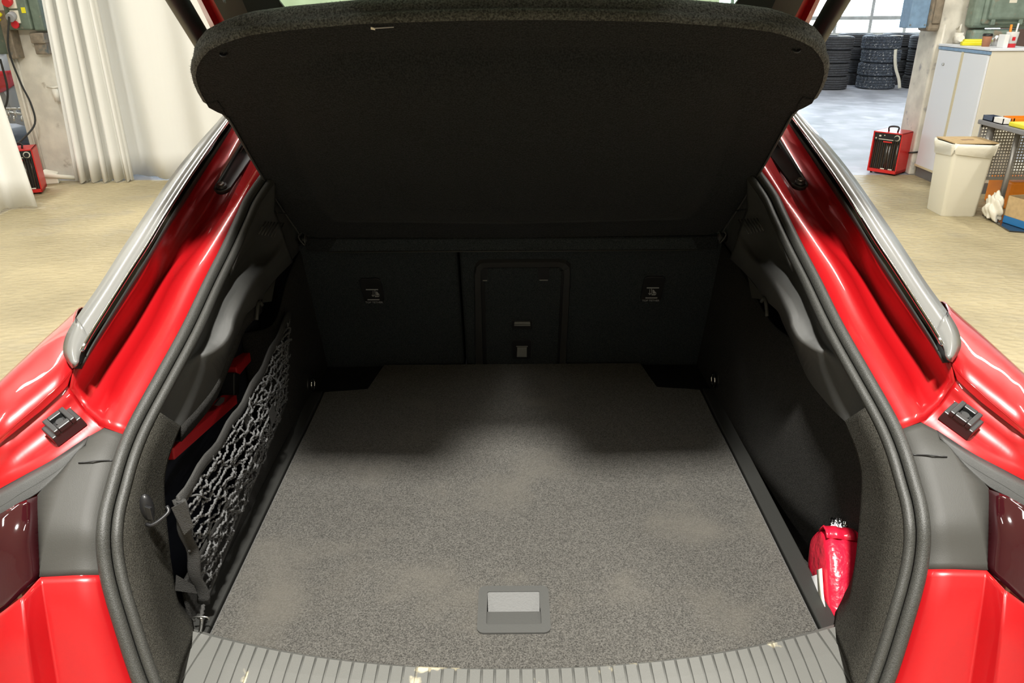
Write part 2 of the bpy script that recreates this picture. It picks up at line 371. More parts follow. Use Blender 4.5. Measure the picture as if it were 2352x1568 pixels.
M['heater'] = mat('red_heater_paint', (.62, .02, .018), .35)
M['heaterdark'] = mat('heater_grille', (.035, .03, .026), .4)
M['slat'] = mat('heater_element', (.10, .07, .05), .3, .8)
def heater(loc, rz, label):
    t = empty('fan_heater', label, 'heater', loc, rz, 'red fan heaters'); w, d, h, b = .15, .30, .43, .02
    for n_, lo, hi in (('side_panel', (-w, 0, b), (-w + .012, d, h)), ('side_panel', (w - .012, 0, b), (w, d, h)), ('top_panel', (-w, 0, h - .012), (w, d, h)), ('bottom_panel', (-w, 0, b), (w, d, b + .03)), ('back_panel', (-w, d - .01, b), (w, d, h))):
        box(n_, lo, hi, M['heater'], t, .002)
    cp = box('control_panel', (-w + .012, .012, h - .09), (w - .012, .03, h - .012), M['dplastic'], t)
    cyl('dial_ring', (.095, .012, h - .05), (.095, .009, h - .05), .03, M['paper'], t); cyl('dial', (.095, .01, h - .05), (.095, -.012, h - .05), .021, M['dplastic'], t)
    box('print_line', (-.09, .01, h - .078), (.06, .012, h - .072), M['paper'], t); box('warning_mark', (-.125, .01, h - .075), (-.113, .012, h - .062), M['paper'], t)
    box('print_text', (-.09, .01, h - .05), (-.07, .012, h - .035), M['paper'], t); box('print_text', (-.04, .01, h - .04), (-.03, .012, h - .03), M['paper'], t)
    box('element_box', (-w + .012, .05, b + .03), (w - .012, .06, h - .09), M['heaterdark'], t)
    for k in range(13):
        x = -w + .025 + k * .0208; box('grille_bar', (x - .003, .018, b + .03), (x + .003, .03, h - .09), M['slat'] if k % 2 else M['heaterdark'], t)
    for k in range(5): x = .0 + k * .026; tube('heating_rod', [(x, .042, b + .05), (x, .042, h - .12)], .005, M['steel'], t, 6)
    box('print_text', (-.04, .012, h - .105), (.05, .016, h - .092), M['heater'], t)
    for x in (.0, .08): box('rating_label', (x - .02, .01, b + .034), (x + .02, .014, b + .044), M['paper'], t)
    tube('handle', spline([(-.03, .08, h), (-.03, .08, h + .045), (.06, .08, h + .05), (.06, .08, h)], 14), .009, M['dplastic'], t)
    for x in (-w + .03, w - .03):
        for y in (.04, d - .04): cyl('foot', (x, y, 0), (x, y, b), .012, M['rubber'], t, 10)
    return t
a = az(1993, 396, 0); b_ = az(2052, 405, 0)
ang = math.atan2(b_.y - a.y, b_.x - a.x); mid = (a + b_) / 2
heater((mid.x, mid.y, 0), ang, 'red box fan heater beside the right column')
heater((-4.69, 7.31, 0), math.radians(22), 'red box fan heater half hidden behind the left curtain')
o = tube('heater_cord', spline([(4.14, 8.02, .22), (4.15, 7.972, .23), (4.34, 7.972, .25)], 10), .008, M['rubber']); tag(o, 'short black cord behind the heater at the right column', 'cable')
t = empty('fallen_plug', 'cream plastic plug adapter fallen at the foot of the left column', 'plug', (-4.66, 7.85, 0), .5)
hexa('paddle', [(-.14, 0, .0), (.0, -.02, .0), (.02, .1, .0), (-.1, .12, .0), (-.14, 0, .13), (.0, -.02, .1), (.02, .1, .1), (-.1, .12, .14)], M['paper'], t, .01)
cyl('grip', (-.16, -.03, .11), (.2, .0, .03), .022, M['paper'], t, 12)
# orange and yellow cloth things on the left edge
o = lathe('safety_cone', [(.001, .36), (.03, .35), (.06, .1), (.08, 0)], M['orange'], None, 16, Matrix.Translation((-4.98, 7.86, 1.56))); tag(o, 'orange cone hanging behind the green socket box', 'cone')
bm = bmesh.new(); bmesh.ops.create_icosphere(bm, subdivisions=3, radius=1)
for v in bm.verts:
    n_ = 1 + .25 * math.sin(v.co.x * 7 + v.co.z * 5) + .15 * math.sin(v.co.y * 9 - v.co.z * 11); v.co = Vector((v.co.x * .085 * n_, v.co.y * .05 * n_, v.co.z * .05 * n_)) + Vector((-4.90, 7.84, 1.585))
tag(bmobj('yellow_rag', bm, M['yellow'], None, True), 'crumpled yellow plastic rag left of the green socket box', 'rag')

# grey car parked behind the left column
M['greycar'] = mat('grey_paint', (.27, .28, .29), .3, .3, 1)
M['tyre'] = mat('tyre_rubber', (.06, .063, .07), .7, noise=.3, nscale=40, spec=.4)
gc = empty('parked_car', 'dark grey car with a red tail lamp behind the left column', 'car', (-6.46, 9.15, 0))
secs = []
for (y, w, zt, zb) in ((0, .70, .98, .42), (.10, .84, 1.05, .34), (.35, .90, 1.16, .28), (.9, .92, 1.40, .24), (1.6, .93, 1.50, .22), (2.6, .93, 1.48, .22), (3.3, .92, 1.10, .22), (4.2, .82, .85, .25)):
    ring = []
    for k in range(33):
        u = k / 32; a = math.pi * u; c = math.cos(a); s = math.sin(a)
        zz = zb + (zt - zb) * (abs(s) ** .75); sh = 1.0 if zz < .95 else max(.55, 1 - (zz - .95) * .75)
        ring.append(Vector((math.copysign(abs(c) ** .35, c) * w * sh, y, zz)))
    secs.append(ring)
loft('body', secs, M['greycar'], gc)
mesh('tailgate', secs[0], [tuple(range(33))], M['greycar'], gc)
tl = [[Vector((.60 + .022 * k * (1.4 if k < 6 else 1.2), -.02 + (.0 if k < 6 else .045 * (k - 5) ** 1.2), z + (.0 if z > .95 else (.05 if z > .9 else (.10 if z > .8 else .16)) * (k / 10) ** 1.5))) for k in range(11)] for z in (.76, .83, .92, 1.0)]
M['taillens'] = mat('red_lens', (.5, .02, .03), .1, coat=1)
sheet('tail_lamp', tl, M['taillens'], gc, .02)
Rx = Matrix.Rotation(math.pi / 2, 4, 'Y')
for (x, y) in ((.84, .85), (-.84, .85), (.84, 3.5), (-.84, 3.5)):
    Mw = Matrix.Translation((x, y, .34)) @ Rx
    wh = lathe('wheel', [(.20, -.1), (.30, -.11), (.335, -.08), (.34, 0), (.335, .08), (.30, .11), (.20, .1)], M['tyre'], gc, 32, Mw, True)
    lathe('rim', [(.001, .03), (.06, .05), (.17, .06), (.205, .09), (.205, -.09), (.001, -.06)], M['steel'], wh, 24, Mw)
box('rear_window', (-.5, .4, 1.14), (.5, .42, 1.22), M['gloss'], gc)

# ==================================================================  right column, boxes, cabinet, bin, desk
cr = bpy.data.objects.new('column_2', None); COL.objects.link(cr); struct(cr)
M['column2'] = worn(mat('whitewash_far', (.66, .63, .55), .8, noise=.14, nscale=7, bump=.3, bscale=40, detail=6), (.30, .29, .30), 9, .6, .75, 9)
box('shaft', (4.16, 7.98, 0), (4.62, 8.34, ZC), M['column2'], cr, .015)
cyl('conduit', (4.22, 7.985, .02), (4.22, 7.985, 1.45), .012, M['column'], cr, 8)
box('cable_duct', (4.35, 7.967, 1.0), (4.39, 7.985, 1.4), M['paper'], cr, .003)
t = empty('fuse_box', 'blue grey and brown fuse box on the side of the right column', 'electrical box', (3.98, 8.05, 1.42))
box('blue_cover', (-.13, -.09, 0), (.05, .1, .55), M['bluemetal'], t, .008)
box('brown_body', (.05, -.12, -.03), (.175, .1, .55), M['rustmetal'], t, .03); box('door_panel', (.075, -.135, .04), (.155, -.12, .5), M['rustmetal'], t, .01)
for x, z in ((-.11, .03), (.03, .03)): cyl('screw', (x, -.09, z), (x, -.097, z), .007, M['steel'], t, 8)
for k in range(3): hexa('cable_gland', [(-.07 + k * .06, -.12, .4), (-.04 + k * .06, -.12, .4), (-.04 + k * .06, -.09, .4), (-.07 + k * .06, -.09, .4), (-.065 + k * .06, -.13, .55), (-.03 + k * .06, -.13, .55), (-.03 + k * .06, -.09, .55), (-.07 + k * .06, -.09, .55)], M['column'], t, .004)
M['sage'] = worn(mat('sage_enamel', (.20, .26, .215), .4, noise=.15, nscale=14), (.27, .23, .17), 10, .62, .72, 8)
t = empty('distribution_box', 'large sage green cast metal distribution box over the white cabinet', 'electrical box', (4.66, 7.975, 1.42))
box('body', (-.28, -.16, 0), (.34, 0, .5), M['sage'], t, .05, 3); box('rim', (-.2, -.18, .03), (.26, -.14, .46), M['sage'], t, .03, 3)
box('door', (-.16, -.21, .07), (.22, -.17, .45), M['sage'], t, .03, 3); box('name_plate', (.0, -.213, .22), (.07, -.209, .245), M['paper'], t); cyl('lock', (.04, -.21, .4), (.04, -.225, .4), .04, M['rustmetal'], t)
for x in (-.1, .16): box('hinge', (x - .02, -.2, .03), (x + .02, -.16, .09), M['sage'], t, .006)
tube('handle', spline([(.3, -.17, .42), (.345, -.2, .4), (.345, -.2, .12), (.3, -.17, .08)], 16), .009, M['steel'], t); box('lower_box', (-.24, -.14, -.16), (.22, 0, -.01), M['sage'], t, .03)
t = empty('small_switch_box', 'pair of small green switch boxes at the upper right edge', 'electrical box', (5.18, 8.2, 1.42))
box('upper_box', (-.15, -.12, .15), (.15, .05, .4), M['sage'], t, .02); box('lower_box', (-.15, -.12, -.02), (.15, .05, .135), M['sage'], t, .02); box('switch_lever', (.02, -.14, .03), (.035, -.12, .1), M['dplastic'], t)
t = empty('pipe_valve', 'tan pipe valve hanging under the sage green box', 'valve', (4.33, 7.90, 1.33))
cyl('valve_body', (0, 0, -.04), (0, 0, .05), .04, M['column'], t); cyl('valve_cap', (0, -.06, 0), (0, .04, 0), .03, M['column'], t); tube('pipe', [(0, 0, .05), (.0, 0, .12), (-.02, .03, .08)], .012, M['column'], t)

M['cabdoor'] = mat('cabinet_door', (.74, .77, .82), .4); M['cabside'] = mat('cabinet_side', (.70, .66, .54), .5); M['cabtrim'] = mat('cabinet_trim', (.62, .55, .36), .5); M['plinth'] = mat('plinth', (.16, .16, .16), .6)
ch_ = 1.26; t = empty('storage_cabinet', 'white two door cabinet beside the right column', 'cabinet', (4.2, 7.1, 0))
box('plinth', (.015, .0, 0), (.44, .85, .1), M['plinth'], t); box('body', (.012, -.0, .1), (.45, .86, ch_), M['cabside'], t, .004); box('top', (-.012, -.01, ch_), (.46, .865, ch_ + .02), M['cabdoor'], t, .003)
for i, (y0, y1) in enumerate(((.01, .40), (.43, .85))):
    d_ = box('door', (-.006, y0, .115), (.012, y1, ch_ - .035), M['cabdoor'], t, .003)
    if i == 1: cyl('lock_knob', (-.006, y0 + .28, 1.1), (-.022, y0 + .28, 1.1), .012, M['steel'], d_, 12)
box('centre_strip', (-.012, .40, .11), (.0, .43, ch_ - .03), M['cabtrim'], t); box('top_strip', (-.01, .0, ch_ - .03), (.012, .86, ch_ - .004), M['bluemetal'], t); box('base_strip', (-.01, .0, .1), (.012, .86, .12), M['cabtrim'], t)
zt = ch_ + .02
M['kraft'] = mat('kraft_board', (.52, .37, .19), .8, noise=.08, nscale=30); M['cup'] = mat('brown_cup', (.45, .20, .11), .6); M['cupw'] = mat('white_cup', (.8, .8, .78), .5)
t = empty('paper_cup', 'brown paper coffee cup with dark lid on the cabinet', 'cup', (4.33, 7.42, zt)); lathe('cup', [(.001, 0), (.032, 0), (.04, .09)], M['cup'], t, 20); lathe('lid', [(.042, .088), (.042, .1), (.036, .11), (.001, .11)], M['dplastic'], t, 20)
t = empty('pen_cup', 'white and red printed paper cup holding pens on the cabinet', 'cup', (4.43, 7.22, zt)); lathe('cup', [(.001, 0), (.04, 0), (.05, .13)], M['cupw'], t, 24)
lathe('red_band', [(.0415, .003), (.0445, .035)], M['redplug'], t, 24); box('red_print', (-.02, -.049, .06), (.005, -.042, .09), M['redplug'], t)
cyl('marker', (-.02, 0, .02), (-.03, .0, .19), .01, M['orange'], t, 10); cyl('pen', (.02, 0, .02), (.03, 0, .2), .007, M['cupw'], t, 10)
o = box('paper_box', (4.335, 7.16, zt), (4.375, 7.26, zt + .11), M['cupw'], None, .004); tag(o, 'small white paper box next to the printed cup', 'box')
t = empty('hand_tool', 'flat yellow green plastic tool lying on the cabinet', 'tool', (4.24, 7.66, zt), -.2); box('blade', (-.02, -.08, 0), (.16, -.02, .035), M['yellow'], t, .008); box('grip', (.0, -.06, .02), (.18, -.0, .055), M['yellow'], t, .012)
o = lathe('glass_jar', [(.001, 0), (.035, 0), (.035, .07), (.025, .09)], M['steel'], None, 18, Matrix.Translation((4.46, 7.5, zt))); tag(o, 'small grey jar beside the brown paper cup', 'jar')
M['brown'] = mat('brown_board', (.22, .12, .08), .7)
o = box('brown_crate', (6.2, 9.8, 1.1), (7.4, 10.4, 1.45), M['brown'], None, .01); 
tag(o, 'brown wooden crate on the rack behind the cabinet', 'crate')
t = empty('tyre_rack', 'metal rack holding tyres behind the cabinet', 'rack', (6.8, 10.1, 0))
for x in (-.6, .6):
    for y in (-.3, .3): box('post', (x - .02, y - .02, 0), (x + .02, y + .02, 1.1), M['steel'], t)
box('deck', (-.65, -.35, 1.06), (.65, .35, 1.1), M['steel'], t)

M['bin'] = mat('cream_bin', (.78, .75, .63), .45); M['liner'] = mat('bin_liner', (.80, .77, .66), .4, bump=.8, nscale=25, detail=2)
p0 = az(2127, 472, 0); p1 = az(2160, 490, 0); p2 = az(2230, 490, 0)
bx, by = 3.785, 6.44
t = empty('waste_bin', 'tall cream plastic waste bin with a white liner and cardboard lid', 'bin', (bx, by, 0), math.radians(-2))
def ringrr(hw, hh, z, r, n=6): return [Vector((x, y, z)) for x, y in rrect(0, 0, hw, hh, r, n)] 
R_ = [ringrr(.137, .14, 0, .028), ringrr(.142, .145, .01, .028), ringrr(.17, .16, .58, .032)]
R_ = [r + [r[0]] for r in R_]; loft('bin_body', R_, M['bin'], t); mesh('bin_base', R_[1][:-1], [tuple(range(len(R_[1]) - 1))], M['bin'], t)
L_ = []
for z, gx in ((.515, .006), (.535, .012), (.57, .016), (.598, .018), (.604, .01), (.59, .0)):
    rr_ = ringrr(.17 + gx, .16 + gx, z, .04)
    rr_ = [v + Vector((.006 * math.sin(i * 2.1 + z * 30), .006 * math.cos(i * 1.7), (.02 * math.sin(i * .8) + .012 * math.sin(i * 2.3)) * (1 if z < .56 else .3))) for i, v in enumerate(rr_)]
    L_.append(rr_ + [rr_[0]])
loft('bin_liner', L_, M['liner'], t)
lid = box('cardboard_lid', (-.17, -.16, .605), (.175, .165, .613), M['kraft'], t); box('slot', (-.05, -.02, .6131), (.05, .005, .6145), M['brown'], lid)

M['deskgrey'] = mat('desk_grey', (.20, .20, .21), .5); M['deskmetal'] = mat('desk_metal', (.38, .37, .35), .4, .6)
t = empty('work_bench', 'grey metal work bench with a perforated back panel at the right edge', 'bench', (3.945, 6.0, 0))
box('table_top', (0, -.3, .715), (1.6, .62, .75), M['deskgrey'], t, .006)
def perf():
    m = bpy.data.materials.new('perforated_sheet'); m.use_nodes = True; nt = m.node_tree; b = nt.nodes['Principled BSDF']; b.inputs['Base Color'].default_value = (.33, .32, .30, 1); b.inputs['Roughness'].default_value = .45; b.inputs['Metallic'].default_value = .4
    return m
M['perf'] = perf()
# perforated sheet: a real hole at every grid point
bm = bmesh.new(); st = .025; nx, nz = 56, 17
for i in range(nx):
    for j in range(nz):
        cx = .03 + i * st; cz = .285 + j * st
        o4 = [bm.verts.new((cx + sx * st / 2, .565, cz + sz * st / 2)) for sx, sz in ((-1, -1), (1, -1), (1, 1), (-1, 1))]
        i8 = [bm.verts.new((cx + .0078 * math.cos(a * math.pi / 4 - 3 * math.pi / 4), .565, cz + .0078 * math.sin(a * math.pi / 4 - 3 * math.pi / 4))) for a in range(8)]
        for k in range(4):
            k2 = (k + 1) % 4; bm.faces.new((o4[k], o4[k2], i8[k2 * 2], i8[(k * 2 + 1)], i8[k * 2]))
bmesh.ops.remove_doubles(bm, verts=bm.verts, dist=1e-5)
bmobj('perforated_panel', bm, M['perf'], t)
box('panel_frame', (.005, .56, .25), (1.45, .572, .275), M['deskmetal'], t); box('panel_frame', (.005, .56, .695), (1.45, .572, .715), M['deskmetal'], t); box('panel_frame', (.0, .56, .25), (.018, .572, .715), M['deskmetal'], t)
cyl('leg', (.16, .30, .0), (.16, .30, .715), .022, M['deskmetal'], t, 16); cyl('leg', (1.4, .30, 0), (1.4, .30, .715), .022, M['deskmetal'], t, 16); cyl('leg', (.07, .52, .0), (.07, .52, .715), .03, M['deskmetal'], t, 16); cyl('leg', (1.4, -.2, 0), (1.4, -.2, .715), .03, M['deskmetal'], t, 16)
def tray(x0, y0, x1, y1, h, m, label, nm='parts_tray', z=.751):
    t = empty(nm, label, 'tray', ((x0 + x1) / 2, (y0 + y1) / 2, z)); w = (x1 - x0) / 2; d = (y1 - y0) / 2
    box('bottom', (-w, -d, 0), (w, d, .006), m, t)
    for lo, hi in (((-w, -d, 0), (w, -d + .006, h)), ((-w, d - .006, 0), (w, d, h)), ((-w, -d, 0), (-w + .006, d, h)), ((w - .006, -d, 0), (w, d, h))): box('side', lo, hi, m, t)
    return t
M['navyplastic'] = mat('navy_plastic', (.07, .09, .14), .5)
tray(3.97, 6.46, 4.055, 6.60, .04, M['navyplastic'], 'shallow dark blue tray at the back of the bench'); tray(4.34, 6.36, 4.6, 6.56, .045, M['deskgrey'], 'shallow grey tray beyond the red orange one')
tray(3.965, 6.31, 4.03, 6.44, .045, M['cupw'], 'small white tray near the bench corner')
t = tray(4.045, 6.30, 4.32, 6.45, .05, M['orange'], 'red orange plastic tray on the bench')
o = box('yellow_case', (3.975, 6.05, .751), (4.25, 6.25, .785), M['yellow'], None, .008); tag(o, 'flat yellow plastic case lying at the bench edge', 'case')
for lo, hi in (((4.3, 6.5, 0), (4.75, 6.85, .24)),):
    o = box('orange_crate', lo, hi, M['orange'], None, .02, 3); tag(o, 'orange plastic crate on the floor under the bench', 'crate')
t = empty('metal_drawer_unit', 'low cream cabinet base with dark plinth under the bench', 'cabinet', (4.62, 7.16, 0)); box('body', (.04, .0, .11), (.44, .5, .2), M['cabside'], t, .005); box('plinth', (.05, .01, 0), (.43, .5, .11), M['plinth'], t)
# tray with box at the right edge
q = [az(2256, 495, 0), az(2300, 496, 0), az(2420, 540, 0), az(2318, 533, 0)]
M['blacktray'] = mat('black_tray', (.02, .02, .022), .15, coat=.6)
o = plate('drip_tray', [p + Vector((0, 0, .012)) for p in q], (0, 0, 1), .011, M['blacktray']); tag(o, 'shiny black drip tray lying on the floor at the right edge', 'tray')
t = empty('cardboard_box', 'open cardboard box with blue base on the black tray', 'box', (4.17, 5.98, .013), math.radians(12)); w, d, h = .14, .12, .16
M['bluepl'] = mat('blue_plastic', (.02, .17, .42), .4)
box('blue_base', (-w, -d, 0), (w, d, .06), M['bluepl'], t, .005)
for lo, hi in (((-w, -d, .06), (w, -d + .006, h + .06)), ((-w, d - .006, .06), (w, d, h + .06)), ((-w, -d, .06), (-w + .006, d, h + .06)), ((w - .006, -d, .06), (w, d, h + .06))): box('side', lo, hi, M['kraft'], t)
bm = bmesh.new(); bmesh.ops.create_icosphere(bm, subdivisions=4, radius=1)
for v in bm.verts:
    n_ = 1 + .18 * math.sin(v.co.x * 6 + v.co.z * 7) + .12 * math.sin(v.co.y * 11 - v.co.z * 5); v.co = Vector((v.co.x * .05 * n_, v.co.y * .09 * n_, max(-.5, v.co.z) * .13 * n_)) + Vector((3.97, 6.16, .09))
tag(bmobj('plastic_bag', bm, M['liner'], None, True), 'crumpled white plastic bag leaning on the cardboard box', 'bag')

# ------------------------------------------------------------------ tyre stacks
def tyremesh(R=.37, w=.25, grooves=5, winter=False):
    P = [(.22, -w * .42), (.24, -w * .5), (R * .86, -w * .5), (R * .95, -w * .45)]
    for k in range(grooves):
        a = -w * .43 + w * .86 * k / grooves; b = a + w * .86 / grooves
        P += [(R, a + .004), (R, b - .008), (R - .012, b - .006), (R - .012, b)]
    P += [(R * .95, w * .45), (R * .86, w * .5), (.24, w * .5), (.22, w * .42), (.215, 0)]
    V = []; Fc = []; seg = 56; n = len(P)
    for k in range(seg):
        for j, (r, z) in enumerate(P):
            a = 2 * math.pi * (k + (.35 * math.sin(z / w * 6) if winter else 0)) / seg
            if winter and 4 <= j < n - 5 and k % 2: r -= .014
            V.append((r * math.cos(a), r * math.sin(a), z))
    for k in range(seg):
        for j in range(n): Fc.append((k * n + j, ((k + 1) % seg) * n + j, ((k + 1) % seg) * n + (j + 1) % n, k * n + (j + 1) % n))
    me = bpy.data.meshes.new('tyre'); me.from_pydata(V, [], Fc); me.update(); me.materials.append(M['tyre'])
    return me
M['stud'] = worn(mat('winter_tyre_rubber', (.06, .075, .10), .7, spec=.4), (.40, .41, .41), 38, .60, .64)
TA = tyremesh(); TB = tyremesh(R=.375, grooves=4, winter=True); TB.materials.clear(); TB.materials.append(M['stud'])
def stack(x, y, me, label, n=4, z0=0, st=.251, gp='tyres stacked in the far bay'):
    for k in range(n):
        o = bpy.data.objects.new('tyre', me); COL.objects.link(o); o.location = (x + random.uniform(-.02, .02), y + random.uniform(-.02, .02), z0 + .126 + k * st); o.rotation_euler = (0, 0, random.uniform(0, 6))
        tag(o, label[min(k, len(label) - 1)], 'tyre', gp)
pos = ['bottom', 'second lowest', 'second highest', 'top']
def lab(s): return ['%s tyre of the %s' % (p, s) for p in pos]
stack(6.52, 16.42, TA, lab('stack nearest the tailgate strut')); stack(7.50, 16.42, TB, lab('speckled winter tyre stack with a hanging white strap'))
stack(8.46, 16.45, TA, lab('stack beside the right column')); stack(8.28, 17.35, TA, lab('dark stack between the winter tyres and the right column'))
stack(7.36, 17.4, TA, lab('rear stack behind the winter tyres')); stack(9.3, 17.4, TA, lab('rear stack hidden behind the right column'))
for k, x in enumerate((5.75, 6.5)):
    pass
for k in range(2):
    o = bpy.data.objects.new('tyre', TA); COL.objects.link(o); o.location = (6.45 + .75 * k, 10.05, 1.225) if False else (7.75 + .78 * k, 10.1, .87); o.rotation_euler = (0, 0, k); tag(o, ['tyre lying behind the cabinet next to the brown crate', 'outermost tyre at the right edge behind the cabinet'][k], 'tyre', 'tyres behind the cabinet')
    b = box('tyre_pallet', (7.46 + .78 * k, 9.75, 0), (8.14 + .78 * k, 10.45, .742), M['brown']); tag(b, ['brown wooden block under the tyre beside the crate', 'brown wooden block under the outermost tyre'][k], 'block')
# white strap hanging on the speckled stack
sp = spline([(7.60, 16.03, .76), (7.61, 16.01, .6), (7.66, 16.0, .4), (7.76, 16.0, .2), (7.80, 15.98, .03)], 20)
o = sheet('white_strap', [[p + Vector((-.03, 0, 0)) for p in sp], [p + Vector((.03, 0, .01)) for p in sp]], M['paper'], None, .006); tag(o, 'white strap hanging down the front of the winter tyres', 'strap')
for k, (x, y, n_) in enumerate(((6.6, 16.2, 4), (7.65, 16.2, 4), (8.4, 16.2, 4))):
    o = box('tyre_label', (x - .1, y - .08, 1.005), (x + .1, y + .08, 1.011), M['paper']); tag(o, ['white paper label on the stack nearest the tailgate strut', 'white paper label on the speckled tyre stack', 'white paper label on the stack beside the column'][k], 'label')
# ==================================================================  the red car
car = empty('hatchback_car', 'red car with its tailgate and parcel shelf raised and the empty boot open', 'car', (0, 1.9, 0))
CARI = Matrix.Translation((0, -1.9, 0))
_carparts = []
def sd(P, s): return [Vector((p.x if s < 0 else -p.x, p.y, p.z)) for p in P]
def pp(L): return [ps(p[0], p[1], p[2] if len(p) > 2 else 0) for p in L]
# ---- curves traced on the left side of the opening
K0 = [(604, 403), (580, 436), (559, 469), (543, 505), (510, 575), (469, 656), (420, 758), (361, 865), (316, 946), (289, 1000)]
K0b = [(289, 1000), (266, 1059), (248, 1122), (235, 1171), (228, 1221), (230, 1280), (241, 1343), (262, 1415), (289, 1501), (311, 1564), (345, 1650)]
top3 = [Vector((-.50, 1.93, 1.425)), Vector((-.53, 1.80, 1.378))]
k0 = spline(top3 + pp(K0), 60); k0b = spline(pp(K0b), 40)
K1 = [(540, 440, -.004), (510, 501, -.004), (465, 567, -.004), (408, 644, -.004), (355, 754, -.004), (286, 869, -.004), (258, 935, 0), (240, 982, 0)]
K1b = [(548, 430, -.006), (514, 492, -.006), (457, 567, -.008), (398, 644, -.012), (345, 750, -.012), (272, 869, -.01), (245, 935, -.005), (228, 978, -.002)]
K2 = [(532, 425, -.05), (500, 482, -.055), (441, 555, -.055), (367, 648, -.055), (310, 746, -.05), (245, 844, -.04), (215, 905, -.025), (196, 942, -.015)]
K3 = [(510, 352, -.02), (449, 446, -.02), (379, 550, -.02), (343, 632, -.018), (261, 755, -.012), (212, 832, 0), (185, 880, 0), (172, 908, 0)]
K3b = [(502, 345, .0), (440, 440, .0), (368, 545, .0), (330, 630, .002), (250, 752, .006), (202, 830, .01), (178, 875, .012), (160, 895, .015)]
K4 = [(490, 338, .035), (469, 371, .035), (408, 473, .035), (359, 550, .035), (302, 648, .035), (245, 734, .035), (188, 815, .035), (169, 845, .035)]
def ext(P, y=1.95):   # carry a curve on forwards under the raised tailgate
    P = list(P); d = (P[0] - P[1]).normalized(); 
    d = Vector((.05, .93, .36)).normalized(); k = (y - P[0].y) / d.y
    return [P[0] + d * k, P[0] + d * k * .5] + P
NG = 60
def C(L, n=NG): return spline(ext(pp(L)), n)
gut = [k0, C(K1), C(K1b), C(K2), C(K3), C(K3b), C(K4)]
flat1 = [(240, 982, 0), (205, 1003, 0), (165, 1030, 0), (119, 1060, 0), (60, 1092, 0), (0, 1125, -.005), (-90, 1175, -.02)]
flat1b = [(196, 942, -.015), (180, 970, -.012), (150, 1000, -.01), (105, 1035, -.01), (50, 1070, -.01), (0, 1098, -.012), (-90, 1150, -.025)]
flat2 = [(172, 908, 0), (150, 930, 0), (115, 965, 0), (80, 993, 0), (40, 1025, 0), (0, 1055, 0), (-90, 1125, -.01)]
flat2b = [(160, 895, .015), (143, 915, .015), (110, 945, .015), (80, 969, .015), (40, 1000, .015), (0, 1030, .015), (-90, 1100, .0)]
flat3 = [(160, 880, .012), (136, 905, .012), (100, 938, .012), (70, 962, .012), (35, 990, .012), (0, 1018, .012), (-90, 1092, -.005)]
sh1 = [(169, 845, .035), (140, 880, .04), (110, 908, .04), (80, 936, .04), (40, 970, .04), (0, 1005, .035), (-90, 1080, .01)]
def X(L): return [ax(*p) for p in L]
hor = X([(262, 600, -.80), (235, 650, -.835), (195, 705, -.86), (150, 745, -.87), (100, 790, -.88), (0, 890, -.89), (-110, 1000, -.88)])
hor = [Vector((-.82, 3.4, 1.12)), Vector((-.84, 2.2, 1.125))] + hor[1:]
TO = [(514, 264), (449, 338), (400, 399), (343, 481), (286, 566), (229, 656), (192, 709), (175, 734), (163, 755)]
TI = [(524, 279), (490, 327), (457, 375), (424, 424), (380, 493), (339, 562), (294, 632), (245, 709), (204, 775), (187, 807)]
